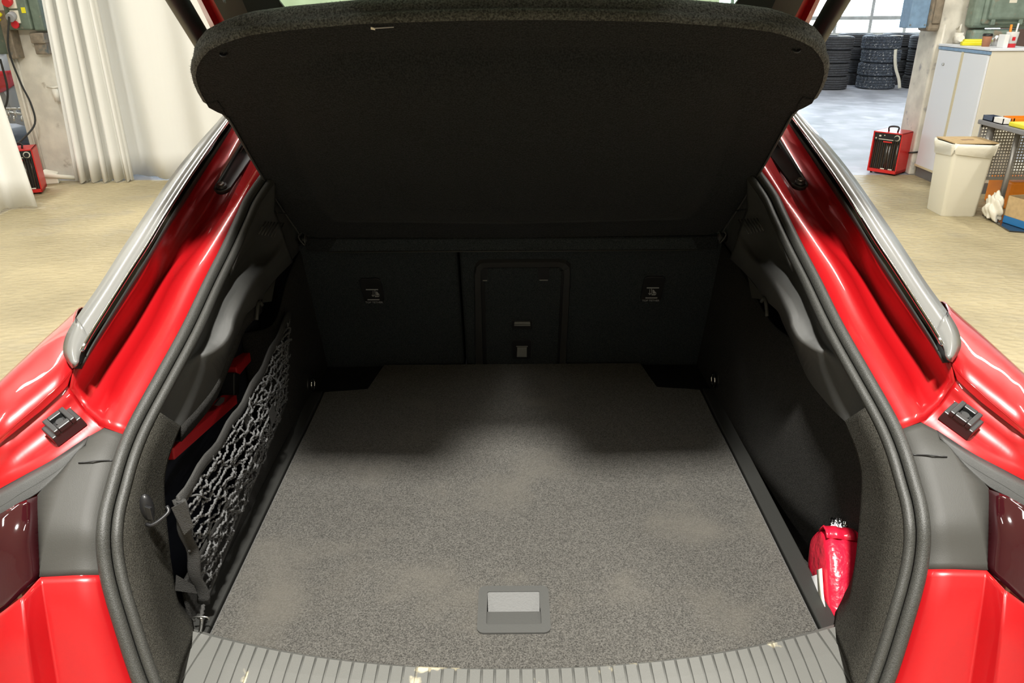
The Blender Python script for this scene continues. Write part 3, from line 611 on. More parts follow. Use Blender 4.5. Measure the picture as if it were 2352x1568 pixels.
for s in (-1, 1):
    def S(P): return sd(P, s)
    q = empty_part = None
    P_ = sheet('rear_quarter_panel', [S(c) for c in gut], M['paint'], car, .002)
    P_['label'] = 'red painted gutter and pillar beside the boot opening'
    fl = [spline(pp(L), 40) for L in (flat1, flat1b, flat2, flat2b, flat3, sh1)]
    sheet('tail_flat_panel', [S(c) for c in fl], M['paint'], car, .002)
    # shoulder, bulging from the gutter edge to the side of the body
    a = spline(pp(sh1), 40); b = spline(X([(195, 705, -.86), (150, 745, -.87), (100, 790, -.88), (0, 890, -.89), (-110, 1000, -.88)]), 40)
    rows = [a]
    for k in (1, 2, 3, 4, 5):
        t = k / 6; rows.append([p.lerp(q, t) + Vector((0, 0, .035 * math.sin(math.pi * t))) for p, q in zip(a, b)])
    rows.append(b)
    for (dx, dz) in ((-.025, -.02), (-.04, -.06), (-.05, -.2), (-.04, -.5), (-.01, -.72)): rows.append([Vector((p.x + dx, p.y, p.z + dz)) for p in b])
    sheet('fender_shoulder', [S(c) for c in rows], M['paint'], car, .003)
    # body side further forward
    bs = [Vector((-.86, 3.4, 1.06)), Vector((-.875, 2.4, 1.09)), b[0] + Vector((0, .12, -.005)), b[0]]
    bs = spline(bs, 20)
    rows = [bs] + [[Vector((p.x + dx, p.y, p.z + dz)) for p in bs] for (dx, dz) in ((-.025, -.02), (-.04, -.06), (-.05, -.2), (-.04, -.5), (-.01, -.72))]
    sheet('body_side', [S(c) for c in rows], M['paint'], car, .003)
    # glossy black quarter window trim with bright edge and rubber lip
    def fw_(P, y=2.1): d = Vector((.06, .93, .34)).normalized(); k = (y - P[0].y) / d.y; return [P[0] + d * k, P[0] + d * k * .5] + P
    to = spline(fw_([ps(x, y, .045) for x, y in TO]), 60); ti = spline(fw_([ps(x, y, .062) for x, y in TI]), 60)
    ti2 = [p + Vector((.004, 0, -.012)) for p in ti]
    mid = [p.lerp(q, .5) + Vector((0, -.001, .004)) for p, q in zip(to, ti)]
    low = [p + Vector((-.03, 0, -.10)) for p in to]
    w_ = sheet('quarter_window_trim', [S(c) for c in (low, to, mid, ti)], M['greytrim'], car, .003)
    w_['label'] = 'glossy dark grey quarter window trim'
    tube('bright_edge', S(ti), .0035, M['chrome'], w_, 6)
    k4 = C(K4); sheet('rubber_lip', [S(c) for c in (ti2, [p.lerp(q, .5) + Vector((0, 0, -.01)) for p, q in zip(ti2, k4)], k4)], M['rubber'], car, .003)
    qa = to; qb = [Vector((lerp(-.885, -.872, max(0, min(1, (p.y - 1.2) / .9))), p.y, 1.095)) for p in to]
    sheet('quarter_side_window', [S(c) for c in (low, [p.lerp(q_, .5) + Vector((-.012, 0, 0)) for p, q_ in zip(low, qb)], qb)], M['gloss'], car, .003)
    # end cap of the window trim
    cap = [spline([ps(x, y, .05) for x, y in ((175, 734), (155, 768), (147, 800), (152, 822), (169, 845))], 12), spline([ps(x, y, .066) for x, y in ((184, 742), (171, 775), (166, 802), (168, 818), (176, 838))], 12), spline([ps(x, y, .062) for x, y in ((204, 775), (196, 788), (188, 805), (184, 815), (180, 832))], 12)]
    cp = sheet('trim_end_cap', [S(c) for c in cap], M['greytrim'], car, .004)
    tube('cap_seam', S(spline([ps(x, y, .058) for x, y in ((175, 732), (180, 765), (188, 792), (200, 800), (206, 782))][:3] + [ps(192, 806, .066)], 12)), .0018, M['dplastic'], cp, 6)
    roofl = [Vector((p.x, p.y, p.z)) for p in to]
    # seal: two beads following the flange
    full = spline(top3 + pp(K0 + K0b[1:]), 120)
    tail = full[-1]
    full = full + spline([tail, Vector((-.50, .765, .715)), Vector((-.44, .745, .69)), Vector((-.3, .735, .68)), Vector((0, .73, .678))], 24)[1:]
    def shift(P, din, dout):
        out = []
        for i, p in enumerate(P):
            tg = (P[min(i + 1, len(P) - 1)] - P[max(i - 1, 0)]).normalized(); n_ = pnorm(min(2.2, max(.71, p.y))); iw = tg.cross(n_)
            if iw.x < 0 and p.z > .75: iw = -iw
            if p.z <= .75 and iw.y < 0: iw = -iw
            out.append(p + iw.normalized() * din + n_ * dout)
        return out
    def clean(P):
        out = [P[0]]
        for p in P[1:]:
            if (p - out[-1]).length > .006: out.append(p)
        return out
    se = tube('boot_seal', S(clean(shift(full, .008, .004))), .0098, M['seal'], car, 12)
    tube('inner_seal_lip', S(clean(shift(full, .0250, -.002))), .0080, M['seal'], se, 10)
    IN0 = shift(full, .031, -.006)
    # black inner liner behind the painted metal
    def inn_(P, d): return [p + pnorm(min(2.2, p.y)) * -d for p in P]
    kk = inn_(C(K2), .016)
    ln = [inn_(gut[0], .012), inn_(gut[1], .014), kk, [Vector((min(p.x - .03, -.69), max(p.y, 1.0), .98)) for p in kk], [Vector((-.70, max(p.y, .95), .60)) for p in kk]]
    ln = [[c[0] + Vector((.0, .5, .1))] + c for c in ln]
    sheet('inner_liner', [S(c) for c in ln], M['dplastic'], car, .002)
    # ---- interior pillar trim
    seal_in = [p for p in IN0 if p.z > 1.03]
    T0 = resample(seal_in, 40)
    T1 = [ax(2352 - x, y, -X_) for x, y, X_ in ((1700, 540, .525), (1739, 598, .54), (1777, 618, .545), (1809, 638, .55), (1824, 665, .55), (1839, 691, .55), (1856, 726, .555), (1871, 752, .56), (1880, 776, .565), (1897, 805, .57), (1918, 826, .575), (1941, 864, .582), (1971, 911, .592), (1997, 964, .60))]
    T2 = [ax(2352 - x, y, -X_) for x, y, X_ in ((1695, 560, .518), (1735, 603, .525), (1765, 632, .515), (1783, 662, .508), (1798, 694, .505), (1815, 729, .505), (1818, 752, .505), (1822, 764, .507), (1839, 788, .515), (1870, 808, .54), (1900, 820, .562), (1927, 873, .575), (1953, 923, .585), (1979, 981, .592))]
    T3 = [ax(2352 - x, y, -X_) for x, y, X_ in ((1680, 600, .535), (1718, 638, .535), (1740, 665, .535), (1751, 685, .535), (1770, 705, .535), (1789, 723, .535), (1799, 748, .535), (1809, 770, .537), (1818, 790, .54), (1827, 811, .545), (1856, 879, .553), (1897, 934, .562), (1920, 960, .568), (1938, 978, .572))]
    # connect crest to seal with matched stations
    def near(p, Q): return min(Q, key=lambda q: abs(q.y - p.y))
    T0m = []
    for i, p in enumerate(T1):
        yy = lerp(1.80, 1.075, i / (len(T1) - 1)); yy = min(yy, p.y - .0) if i > 8 else p.y - .03
        T0m.append(near(Vector((0, max(yy, 1.065), 0)), T0))
    n = 56
    Ta, Tb, Tc, Td = (spline(q, n) for q in (T0m, T1, T2, T3))
    Tmid = [p.lerp(q, .55) + Vector((-.015, .01, -.0)) for p, q in zip(Ta, Tb)]
    def rnd(A, B): return [p.lerp(q, .12) for p, q in zip(A, B)]
    pt = sheet('pillar_trim', [S(c) for c in (Ta, Tmid, rnd(Tb, Tmid), rnd(Tb, Tc), rnd(Tc, Tb), rnd(Tc, Td), Td)], M['plastic'], car, .003)
    pt['label'] = 'black moulded plastic pillar trim with shelf rest'
    # upper pillar cover in the dark behind
    up = [top3[0] + Vector((.04, 0, -.03)), top3[1] + Vector((.04, 0, -.03)), T0m[0]]
    uu = resample([p for p in IN0 if p.y > 1.40], 16)
    sheet('upper_pillar_cover', [S(uu), S([p.lerp(Vector((-.545, p.y + .1, 1.12)), .35) + Vector((-.02, 0, 0)) for p in uu]), S([Vector((-.552, p.y + .1, 1.10)) for p in uu])], M['plastic'], car, .003)
    # speaker slots high on the pillar
    for k in range(7):
        a = ax(2352 - (1700 + k * 7), 512 - k * .5, -.53); b = ax(2352 - (1716 + k * 7), 545 - k * 1.2, -.535)
        tube('speaker_slot', S([a, b]), .0016, M['plastic'], pt, 6)
    tri = [ax(2352 - x, y, -.537) for x, y in ((1719, 641), (1728, 692), (1750, 695), (1755, 690))]
    plate('bracket_plate', S(tri), (-s, 0, 0), .004, M['gplastic'], pt)
    tube('shelf_hook', S(spline([ax(2352 - x, y, -.53) for x, y in ((1750, 700), (1755, 694), (1760, 700), (1763, 734))], 10)), .004, M['gplastic'], pt, 8)
    cl_ = [ax(2352 - x, y, -.52) for x, y in ((1690, 490), (1712, 486), (1715, 489), (1698, 493))]
    plate('chrome_clip', S(cl_), (-s, 0, 0), .006, M['chrome'], pt)
    # ---- carpeted flange below the plastic trim
    fin = [p for p in IN0 if p.z <= 1.05]; fin = [p for p in fin if p.z > .745 and p.x < -.45]
    cut = [T3[-1]] + [ax(*q_) for q_ in ((400, 1012, -.572), (385, 1054, -.575), (376, 1105, -.578), (378, 1160, -.578), (385, 1235, -.574), (394, 1311, -.568), (408, 1390, -.558), (426, 1430, -.548), (447, 1456, -.538))]
    A_ = resample([T0m[-1]] + [q_ for q_ in fin if q_.z < T0m[-1].z - .01], 40); B_ = spline(cut, 40)
    md = [p.lerp(q, .5) + Vector((0, -.006, .004)) * min(1, i_ / 6) for i_, (p, q) in enumerate(zip(A_, B_))]
    bk = [p + Vector((-.03, .06, 0)) for p in B_]
    fc = sheet('carpet_flange', [S(c) for c in (A_, md, [p.lerp(q, .9) for p, q in zip(md, B_)], B_, bk)], M['flangecarpet'], car, .003)
    if s < 0:
        pk = ax(336, 1168, -.565); pk = ps(338, 1165, -.02)
        bm = bmesh.new(); bmesh.ops.create_uvsphere(bm, u_segments=16, v_segments=10, radius=1)
        for v in bm.verts: v.co = Vector((v.co.x * .010, v.co.y * .010, v.co.z * .024)) + pk
        bmobj('net_hook_recess', bm, M['dplastic'], fc, True)
        plate('net_hook', [pk + Vector(v) for v in ((.004, -.014, -.012), (.012, -.014, -.014), (.012, -.014, .008), (.004, -.014, .012))], (0, -1, .2), .006, M['dplastic'], fc, .001)
        tube('hook_cord', spline([pk + Vector((0, -.012, -.022)), pk + Vector((.012, -.016, -.02)), pk + Vector((.03, .0, -.010)), ax(383, 1162, -.53)], 16), .003, M['dplastic'], fc, 6)
    # ---- grey plastic beside the seal, gasket strip, lamp, bumper faces
    def I(L, n=24): return spline(pp(L), n)
    g0 = I([(289, 1000), (266, 1059), (248, 1122), (235, 1171), (228, 1221), (230, 1280), (239, 1320)])
    g1 = I([(240, 984), (222, 1040), (205, 1100), (190, 1160), (180, 1220), (172, 1280), (168, 1322, .004)])
    g2 = I([(205, 1003), (172, 1050, .01), (150, 1100, .012), (128, 1165, .012), (112, 1220, .012), (100, 1275, .012), (92, 1324, .012)])
    g3 = I([(205, 1003), (165, 1055, .006), (130, 1095, .006), (86, 1142, .006), (87, 1200, .006), (90, 1270, .006), (93, 1324, .006)])
    gp = sheet('grey_corner_trim', [S(c) for c in (g0, g1, g2, g3)], M['gplastic'], car, .003); gp['label'] = 'grey plastic corner trim between the seal and the tail lamp'
    tube('trim_seam', S(I([(180, 1063, .010), (225, 1058, .004), (262, 1057, .002)], 8)), .0012, M['dplastic'], gp, 6)
    st0 = I([(205, 1003, 0), (165, 1030, 0), (119, 1060, 0), (60, 1092, 0), (0, 1125, -.005), (-90, 1175, -.02)])
    st1 = I([(195, 1022, .008), (155, 1050, .01), (110, 1080, .01), (55, 1112, .01), (0, 1143, .005), (-90, 1193, -.01)])
    st2 = I([(185, 1036, .0), (140, 1075, 0), (95, 1105, 0), (50, 1132, 0), (0, 1165, -.005), (-90, 1212, -.02)])
    st3 = I([(165, 1055, .004), (130, 1092, .004), (86, 1132, .004), (45, 1155, .004), (0, 1182, .0), (-90, 1230, -.015)])
    lg_ = sheet('lamp_gasket', [S(c) for c in (st0, st1, st2, st3)], M['plastic'], car, .003)
    tube('gasket_groove', S(st0), .0022, M['dplastic'], lg_, 6); tube('gasket_ridge', S(st2), .002, M['rubber'], lg_, 6)
    tube('trim_corner', S(g3), .0016, M['gplastic'], gp, 6)
    l0 = I([(86, 1140, .006), (87, 1200, .006), (90, 1270, .006), (93, 1324, .006)], 14)
    l1 = I([(45, 1155, .02), (47, 1220, .022), (52, 1295, .022), (60, 1352, .02)], 14)
    l2 = I([(0, 1182, .025), (2, 1240, .03), (6, 1320, .03), (14, 1396, .03)], 14)
    l3 = I([(-60, 1215, .01), (-55, 1260, .02), (-45, 1360, .02), (-40, 1430, .02)], 14)
    l4 = [Vector((-.915, 1.03, p.z)) for p in l3]
    lm = sheet('tail_lamp', [S(c) for c in (l0, l1, l2, l3, l4)], M['lamp'], car, .004); lm['label'] = 'dark smoked red tail lamp'
    b0 = I([(239, 1320), (245, 1350), (262, 1415), (289, 1501), (311, 1564), (345, 1650)], 20)
    b1 = I([(168, 1321, .006), (178, 1380, .01), (195, 1450, .012), (215, 1520, .012), (228, 1568, .012), (255, 1650, .012)], 20)
    b2 = I([(93, 1325, .014), (100, 1375, .016), (110, 1440, .018), (123, 1520, .018), (131, 1568, .018), (145, 1650, .018)], 20)
    b3 = I([(50, 1372, .045), (54, 1410, .05), (60, 1460, .055), (67, 1525, .055), (73, 1568, .055), (83, 1650, .055)], 20)
    b4 = I([(0, 1410, .045), (2, 1450, .055), (5, 1500, .06), (8, 1540, .06), (10, 1568, .06), (14, 1650, .06)], 20)
    b5 = I([(-70, 1455, .02), (-70, 1500, .03), (-72, 1540, .035), (-75, 1570, .035), (-78, 1600, .035), (-85, 1660, .035)], 20)
    b6 = [Vector((-.92, 1.03, p.z)) for p in b5]
    bu = sheet('rear_bumper', [S(c) for c in (b0, b1, [p.lerp(q, .93) for p, q in zip(b1, b2)], b2, [p.lerp(q, .08) for p, q in zip(b2, b3)], [p.lerp(q, .92) for p, q in zip(b2, b3)], b3, [p.lerp(q, .08) for p, q in zip(b3, b4)], b4, b5, b6)], M['paint'], car, .003)
    bl = [[c[-1] for c in (b0, b1, b2, b3, b4, b5, b6)]]
    bl += [[Vector((p.x, min(p.y, 1.03) - .01, z)) for p in bl[0]] for z in (.62, .30)]
    sheet('bumper_lower_corner', [S(c) for c in bl], M['paint'], car, .003)
    cpn = [Vector(q_) for q_ in ((-.74, 1.08, 0), (-.84, 1.07, 0), (-.90, 1.05, 0), (-.93, 1.10, 0))]
    sheet('corner_panel', [S([p + Vector((0, 0, z)) for p in cpn]) for z in (1.055, .9, .7, .45, .30)], M['paint'], car, .003)
    # bump stop block
    c0 = ps(152, 985, .0); n_ = pnorm(c0.y); tgx = (ps(198, 962, 0) - ps(168, 936, 0)).normalized(); tgy = n_.cross(tgx).normalized()
    def bp_(u, v, w): return c0 + tgx * u + tgy * v + n_ * w
    def hx(nm, u0, u1, v0, v1, w0, w1, m, par, tp=0.0, bv=.0015):
        return hexa(nm, S([bp_(u0, v0, w0), bp_(u1, v0, w0), bp_(u1, v1, w0), bp_(u0, v1, w0), bp_(u0 + tp, v0 + tp, w1), bp_(u1 - tp, v0 + tp, w1), bp_(u1 - tp, v1 - tp, w1), bp_(u0 + tp, v1 - tp, w1)]), m, par, bv)
    st = hx('bump_stop', -.017, .017, -.026, .026, -.004, .018, M['damper'], car, .001)
    st['label'] = 'black rubber bump stop block'
    for a_ in ((-.017, .017, .010, .018), (-.017, .017, -.018, -.010), (-.017, -.008, -.010, .010), (.008, .017, -.010, .010)): hx('stop_rim', a_[0], a_[1], a_[2], a_[3], .018, .028, M['damper'], st)
    sc = cyl('stop_screw', S([bp_(0, 0, .018)])[0], S([bp_(0, 0, .023)])[0], .006, M['damper'], st, 14)
    # strut bracket and strut
    br0 = ps(512, 436, -.02); br1 = ps(592, 300, -.02)
    d_ = (br1 - br0).normalized(); nn = pnorm(br0.y); sdv = nn.cross(d_).normalized()
    ol = []
    for k in range(13):
        a = math.pi / 2 + math.pi * k / 12; ol.append(br0 + d_ * (math.cos(a) * .016) + sdv * (math.sin(a) * .016))
    ol += [br1 - sdv * .034, br1 + sdv * .016]
    bk_ = plate('strut_bracket', S([p + nn * .004 for p in ol]), nn if s < 0 else Vector((nn.x, nn.y, nn.z)), .006, M['dplastic'], car, .0015)
    tube('bracket_rim', S([p + nn * .006 for p in ol[12:0:-1]] + [br1 + nn * .006 + sdv * .016]) if False else S([br1 + nn * .006 + sdv * .016] + [p + nn * .006 for p in ol[:13]]), .0028, M['rubber'], bk_, 8)
    cyl('bolt', S([br0 + nn * .002])[0], S([br0 + nn * .014])[0], .011, M['damper'], bk_, 14); cyl('bolt_head', S([br0 + nn * .014])[0], S([br0 + nn * .018])[0], .007, M['steel'], bk_, 6)
    P0 = Vector((-.598, 1.84, 1.415)); P1 = Vector((-.579, 1.457, 1.695)); dr = (P1 - P0).normalized()
    su = cyl('tailgate_strut', S([P0 + dr * .06])[0], S([P0 + dr * .98])[0], .0185, M['dplastic'], car, 24); su['label'] = 'black power tailgate strut'
    cyl('strut_socket', S([P0 + dr * -.02])[0], S([P0 + dr * .07])[0], .011, M['steel'], su, 16)
    cyl('strut_end', S([P0 + dr * .97])[0], S([P0 + dr * 1.03])[0], .012, M['steel'], su, 16)
# ---- tailgate, swung up
HP = Vector((0, 1.87, 1.49)); TD = Vector((0, -.7071, .7071)); TN = Vector((0, -.7071, -.7071))   # TN looks to the boot
def tg(px, py): p = apl(px, py, HP, TN); return p
def sxy(p): return (p.x, (p - HP).dot(TD))
def P3(x, t, w=0): return Vector((x, 0, 0)) + HP + TD * t + TN * w
o1 = sxy(tg(454, 0)); o2 = sxy(tg(488, 70)); i1 = sxy(tg(511, 0)); i2 = sxy(tg(537, 50)); g1_ = sxy(tg(640, 0))
def lin(a, b, t): return lerp(a[0], b[0], (t - a[1]) / (b[1] - a[1]))
def XO(t): return max(-.74, min(-.50, lin(o1, o2, min(t, .75)))) if t > -.5 else 0
def XI(t): return max(-.69, min(-.44, lin(i1, i2, min(t, .75))))
tl_ = empty_t = None
ts = [0, .08, .16, .25, .4, .6, .76]
def hw(fn, t): return abs(fn(t)) * (1 if t < .85 else (1 - .5 * (t - .85)))
LT = [[P3(s_ * hw(XO, t), t, w) for t in ts] for s_, w in ((-1, .0),)]
tailg = bpy.data.objects.new('tailgate', None); COL.objects.link(tailg); tailg.parent = car; tailg['label'] = 'raised red tailgate with its rear window'
for s_ in (-1, 1):
    so = [P3(s_ * hw(XO, t), t, .0) for t in ts]; sm = [P3(s_ * (hw(XO, t) * .6 + hw(XI, t) * .4), t, .022) for t in ts]; sm2 = [P3(s_ * (hw(XO, t) * .45 + hw(XI, t) * .55), t, .012) for t in ts]; si = [P3(s_ * hw(XI, t), t, .03) for t in ts]
    so2 = [P3(s_ * (hw(XO, t) + .004), t, -.03) for t in ts]
    sheet('tailgate_side_flange', [so2, so, sm, sm2, si], M['paint'], tailg, .003, False)
    gi = []
    for t in ts:
        w0 = abs(g1_[0]) + (.0 if t > .33 else .0)
        gi.append(P3(s_ * w0, t, .0))
    gm = [P3(s_ * (hw(XI, t) * .5 + abs(g1_[0]) * .5), t, .035) for t in ts]
    sheet('tailgate_inner_trim', [si, gm, gi], M['plastic'], tailg, .004, False)
gx = abs(g1_[0]); T_lo = g1_[1] - .075
# rounded corner between side trim and lower trim, then the lower cross trim
for s_ in (-1, 1):
    cr_ = []
    for k in range(9):
        a = math.pi / 2 * k / 8; cr_.append(P3(s_ * (gx - .09 + .09 * math.cos(a)), T_lo + .09 - .09 * math.sin(a), .002))
    plate('window_corner', cr_ + [P3(s_ * (gx + .01), T_lo - .01, .002)], TN, .004, M['plastic'], tailg)
plate('window_header', [P3(-gx - .02, 0, .004), P3(gx + .02, 0, .004), P3(gx + .02, T_lo, .004), P3(-gx - .02, T_lo, .004)], TN, .02, M['plastic'], tailg, .004)
plate('rear_window', [P3(-gx - .02, T_lo - .02, -.006), P3(gx + .02, T_lo - .02, -.006), P3(gx + .02, .74, -.006), P3(-gx - .02, .74, -.006)], TN, .004, M['glass'], tailg)
def low3(x, y, dz=0): return Vector((x, y, 2.013 - (1.347 - y) * .167 + dz))
LG = [(-.64, 1.37), (.64, 1.37), (.62, 1.16), (.56, 1.08), (.42, 1.03), (.39, .90), (.35, .845), (.10, .835), (.085, .86), (.055, .935), (-.055, .935), (-.085, .86), (-.10, .835), (-.35, .845), (-.39, .90), (-.42, 1.03), (-.56, 1.08), (-.62, 1.16)]  # unseen lower edge; centre notch and cut corners invented to shape floor light
plate('outer_skin', [low3(x, y, .07) for x, y in LG], (0, 0, 1), .02, M['paint'], tailg, .006)
plate('lower_inner_trim', [low3(x * .97, 1.1 + (y - 1.1) * .97) for x, y in LG], (0, 0, -1), .05, M['plastic'], tailg, .006)
# ---- roof, cabin sides, cabin front
R0 = [Vector((x, 1.93 + .0 * abs(x), 1.50 - .10 * (abs(x) / .62) ** 3)) for x in [-.62 + 1.24 * k / 16 for k in range(17)]]
R1 = [p + Vector((0, .6, .05)) for p in R0]; R2 = [p + Vector((0, 1.5, .03)) for p in R0]
sheet('roof', [R0, R1, R2], M['paint'], car, .01)
for s in (-1, 1):
    sheet('cabin_side_window', [[Vector((s * .60, y, 1.42)) for y in (1.85, 2.4, 3.42)], [Vector((s * .76, y, 1.2)) for y in (1.75, 2.4, 3.42)], [Vector((s * .85, y, 1.08)) for y in (1.6, 2.4, 3.42)]], M['gloss'], car, .004)
box('cabin_bulkhead', (-.85, 3.38, .3), (.85, 3.42, 1.5), M['dplastic'], car)
box('underbody', (-.84, .95, .28), (.84, 3.4, .34), M['dplastic'], car)
lb = [[Vector((x, .70 - .03 * (1 - (x / .9) ** 2) + .25 * max(0, abs(x) - .72), z)) for x in [-.9 + 1.8 * k / 24 for k in range(25)]] for z in (.68, .62, .45, .30)]
lb = [[Vector((p.x * .62, max(p.y + .10, .765), .672)) for p in lb[0]]] + lb
sheet('bumper_lower_skin', lb, M['paint'], car, .004)
for s in (-1, 1):
    for y in (1.55,):
        Mw = Matrix.Translation((s * .80, y + .15, .34)) @ Rx
        wh = lathe('wheel', [(.20, -.1), (.30, -.11), (.335, -.08), (.34, 0), (.335, .08), (.30, .11), (.20, .1)], M['tyre'], car, 32, Mw, True)
# ---- boot floor
FZ = .72
def fl(px, py, z=FZ): return az(px, py, z)
edgeN = []
for k in range(33):
    x = -.515 + 1.03 * k / 32; edgeN.append(Vector((x, .893 + .079 * (abs(x) / .515) ** 2.2, FZ)))
fpoly = edgeN + [Vector((.515, 1.84, FZ)), Vector((.40, 1.86, FZ)), Vector((.375, 2.012, FZ)), Vector((-.375, 2.012, FZ)), Vector((-.40, 1.86, FZ)), Vector((-.515, 1.84, FZ))]
box('floor_tray', (-.62, .93, .60), (.62, 2.06, .62), M['dplastic'], car)
# handle plate with recess
hc = (az(1098, 1350, FZ) + az(1265, 1350, FZ)) / 2; h0 = az(1180, 1456, FZ); hx0 = (az(1095, 1456, FZ).x, az(1266, 1456, FZ).x); hy = (h0.y, az(1180, 1348, FZ).y)
cx, cy = (hx0[0] + hx0[1]) / 2, (hy[0] + hy[1]) / 2; hwx, hwy = (hx0[1] - hx0[0]) / 2, (hy[1] - hy[0]) / 2
out_ = [Vector((x, y, FZ + .0035)) for x, y in rrect(cx, cy, hwx, hwy, .012)]; inn = [Vector((x, y, FZ + .0035)) for x, y in rrect(cx, cy + .002, hwx * .75, hwy * .70, .003)]
hole = [Vector((x, y, FZ)) for x, y in rrect(cx, cy + .002, hwx * .8, hwy * .76, .004)]
def insetp(P, d):
    c = sum(P, Vector()) / len(P); out = []
    for i, p in enumerate(P):
        a, b = P[i - 1], P[(i + 1) % len(P)]; t = (b - a).normalized(); n_ = Vector((-t.y, t.x, 0)); out.append(p + n_ * d)
    return out
ft = insetp(fpoly, .005); tri_ = tessellate_polygon([ft, hole]); nF, nH = len(ft), len(hole)
V = ft + hole + [p + Vector((0, 0, -.005)) for p in fpoly] + [p + Vector((0, 0, -.03)) for p in fpoly] + [p + Vector((0, 0, -.03)) for p in hole]
Fc = [tuple(t) for t in tri_]; o2 = nF + nH
for i in range(nF): j = (i + 1) % nF; Fc += [(i, j, o2 + j, o2 + i), (o2 + i, o2 + j, o2 + nF + j, o2 + nF + i)]
for i in range(nH): j = (i + 1) % nH; Fc.append((nF + i, nF + j, o2 + 2 * nF + j, o2 + 2 * nF + i))
lf = mesh('load_floor', V, Fc, M['carpet'], car); lf['label'] = 'dark grey carpeted load floor board'
hp = ringplate('floor_handle', out_, inn, (0, 0, 1), .006, M['handle'], car); hp['label'] = 'grey plastic lifting handle in the load floor'
ih = [Vector((x, y, 0)) for x, y in rrect(cx, cy + .002, hwx * .75, hwy * .70, .003)]
yb, yt = min(p.y for p in ih), max(p.y for p in ih); ym = lerp(yb, yt, .48)
x0, x1 = min(p.x for p in ih), max(p.x for p in ih)
plate('handle_flap', [Vector((x0, yb, FZ + .001)), Vector((x1, yb, FZ + .001)), Vector((x1, ym, FZ - .004)), Vector((x0, ym, FZ - .004))], (0, 0, 1), .004, M['handle'], hp, .001)
plate('handle_cup', [Vector((x0 + .002, ym, FZ - .020)), Vector((x1 - .002, ym, FZ - .020)), Vector((x1, yt, FZ + .0022)), Vector((x0, yt, FZ + .0022))], (0, -.4, 1), .002, M['handle'], hp)
for xx in (x0, x1): plate('cup_side', [Vector((xx, ym, FZ + .003)), Vector((xx, yt, FZ + .003)), Vector((xx, ym, FZ - .021))], (1, 0, 0), .001, M['handle'], hp)
# corner covers, rails
for s in (-1, 1):
    plate('corner_cover', sd([Vector((-.405, 1.855, FZ - .012)), Vector((-.56, 1.83, FZ - .012)), Vector((-.56, 2.02, FZ - .012)), Vector((-.37, 2.02, FZ - .012))], s), (0, 0, 1), .01, M['dplastic'], car)
    plate('cover_edge', sd([Vector((-.40, 1.862, FZ - .006)), Vector((-.515, 1.842, FZ - .006)), Vector((-.515, 1.847, FZ - .006)), Vector((-.40, 1.867, FZ - .006))], s), (0, 0, 1), .003, M['handle'], car)
    rl = box('floor_rail', (s * .518, .962, .62), (s * .552, 1.845, FZ + .001), M['rubber'], car, .003) if s > 0 else box('floor_rail', (-.552, .962, .62), (-.518, 1.845, FZ + .001), M['rubber'], car, .003)
# sill plate with ribs
SZ = FZ - .002
def sf(x): return .893 + .079 * (min(abs(x), .56) / .515) ** 2.2 - .003
base = []; xs = [-.565 + 1.13 * k / 40 for k in range(41)]
def sback(x): return sf(x) + (.0 if abs(x) < .515 else .01)
rows = []
for f_, dz in ((-.004, -.012), (0, .004), (.25, .002), (.6, -.004), (1, -.02), (1.15, -.05)):
    rows.append([Vector((x * (1 - .0 * f_) if abs(x) < .5 else math.copysign(abs(x) + f_ * .035, x), lerp(sf(x), .765, f_), SZ + dz)) for x in xs])
sp_ = sheet('sill_plate', rows, M['sill'], car, .004, True); sp_['label'] = 'scuffed grey ribbed loading sill plate'
def sillpt(x, f_):
    fs = [(-.004, -.012), (0, .004), (.25, .002), (.6, -.004), (1, -.02)]
    for a, b in zip(fs[:-1], fs[1:]):
        if f_ <= b[0]: z = lerp(a[1], b[1], (f_ - a[0]) / (b[0] - a[0])); break
    return Vector((x if abs(x) < .5 else math.copysign(abs(x) + f_ * .035, x), lerp(sf(x), .765, f_), SZ + z))
NR = 53; pitch = 1.09 / NR
for k in range(NR):
    xc = -.545 + (k + .5) * pitch; V = []; w = pitch * .44
    for f_ in (.03, .25, .6, .98):
        for dx, h in ((-w, .0), (-w * .9, .0045), (w * .9, .0045), (w, .0)):
            V.append(sillpt(xc + dx, f_) + Vector((0, 0, h + .001)))
    Fc = [(i * 4 + j, i * 4 + j + 1, i * 4 + 5 + j, i * 4 + 4 + j) for i in range(3) for j in range(3)] + [(0, 1, 2, 3), (12, 15, 14, 13)]
    mesh('rib', V, Fc, M['sill'], sp_)
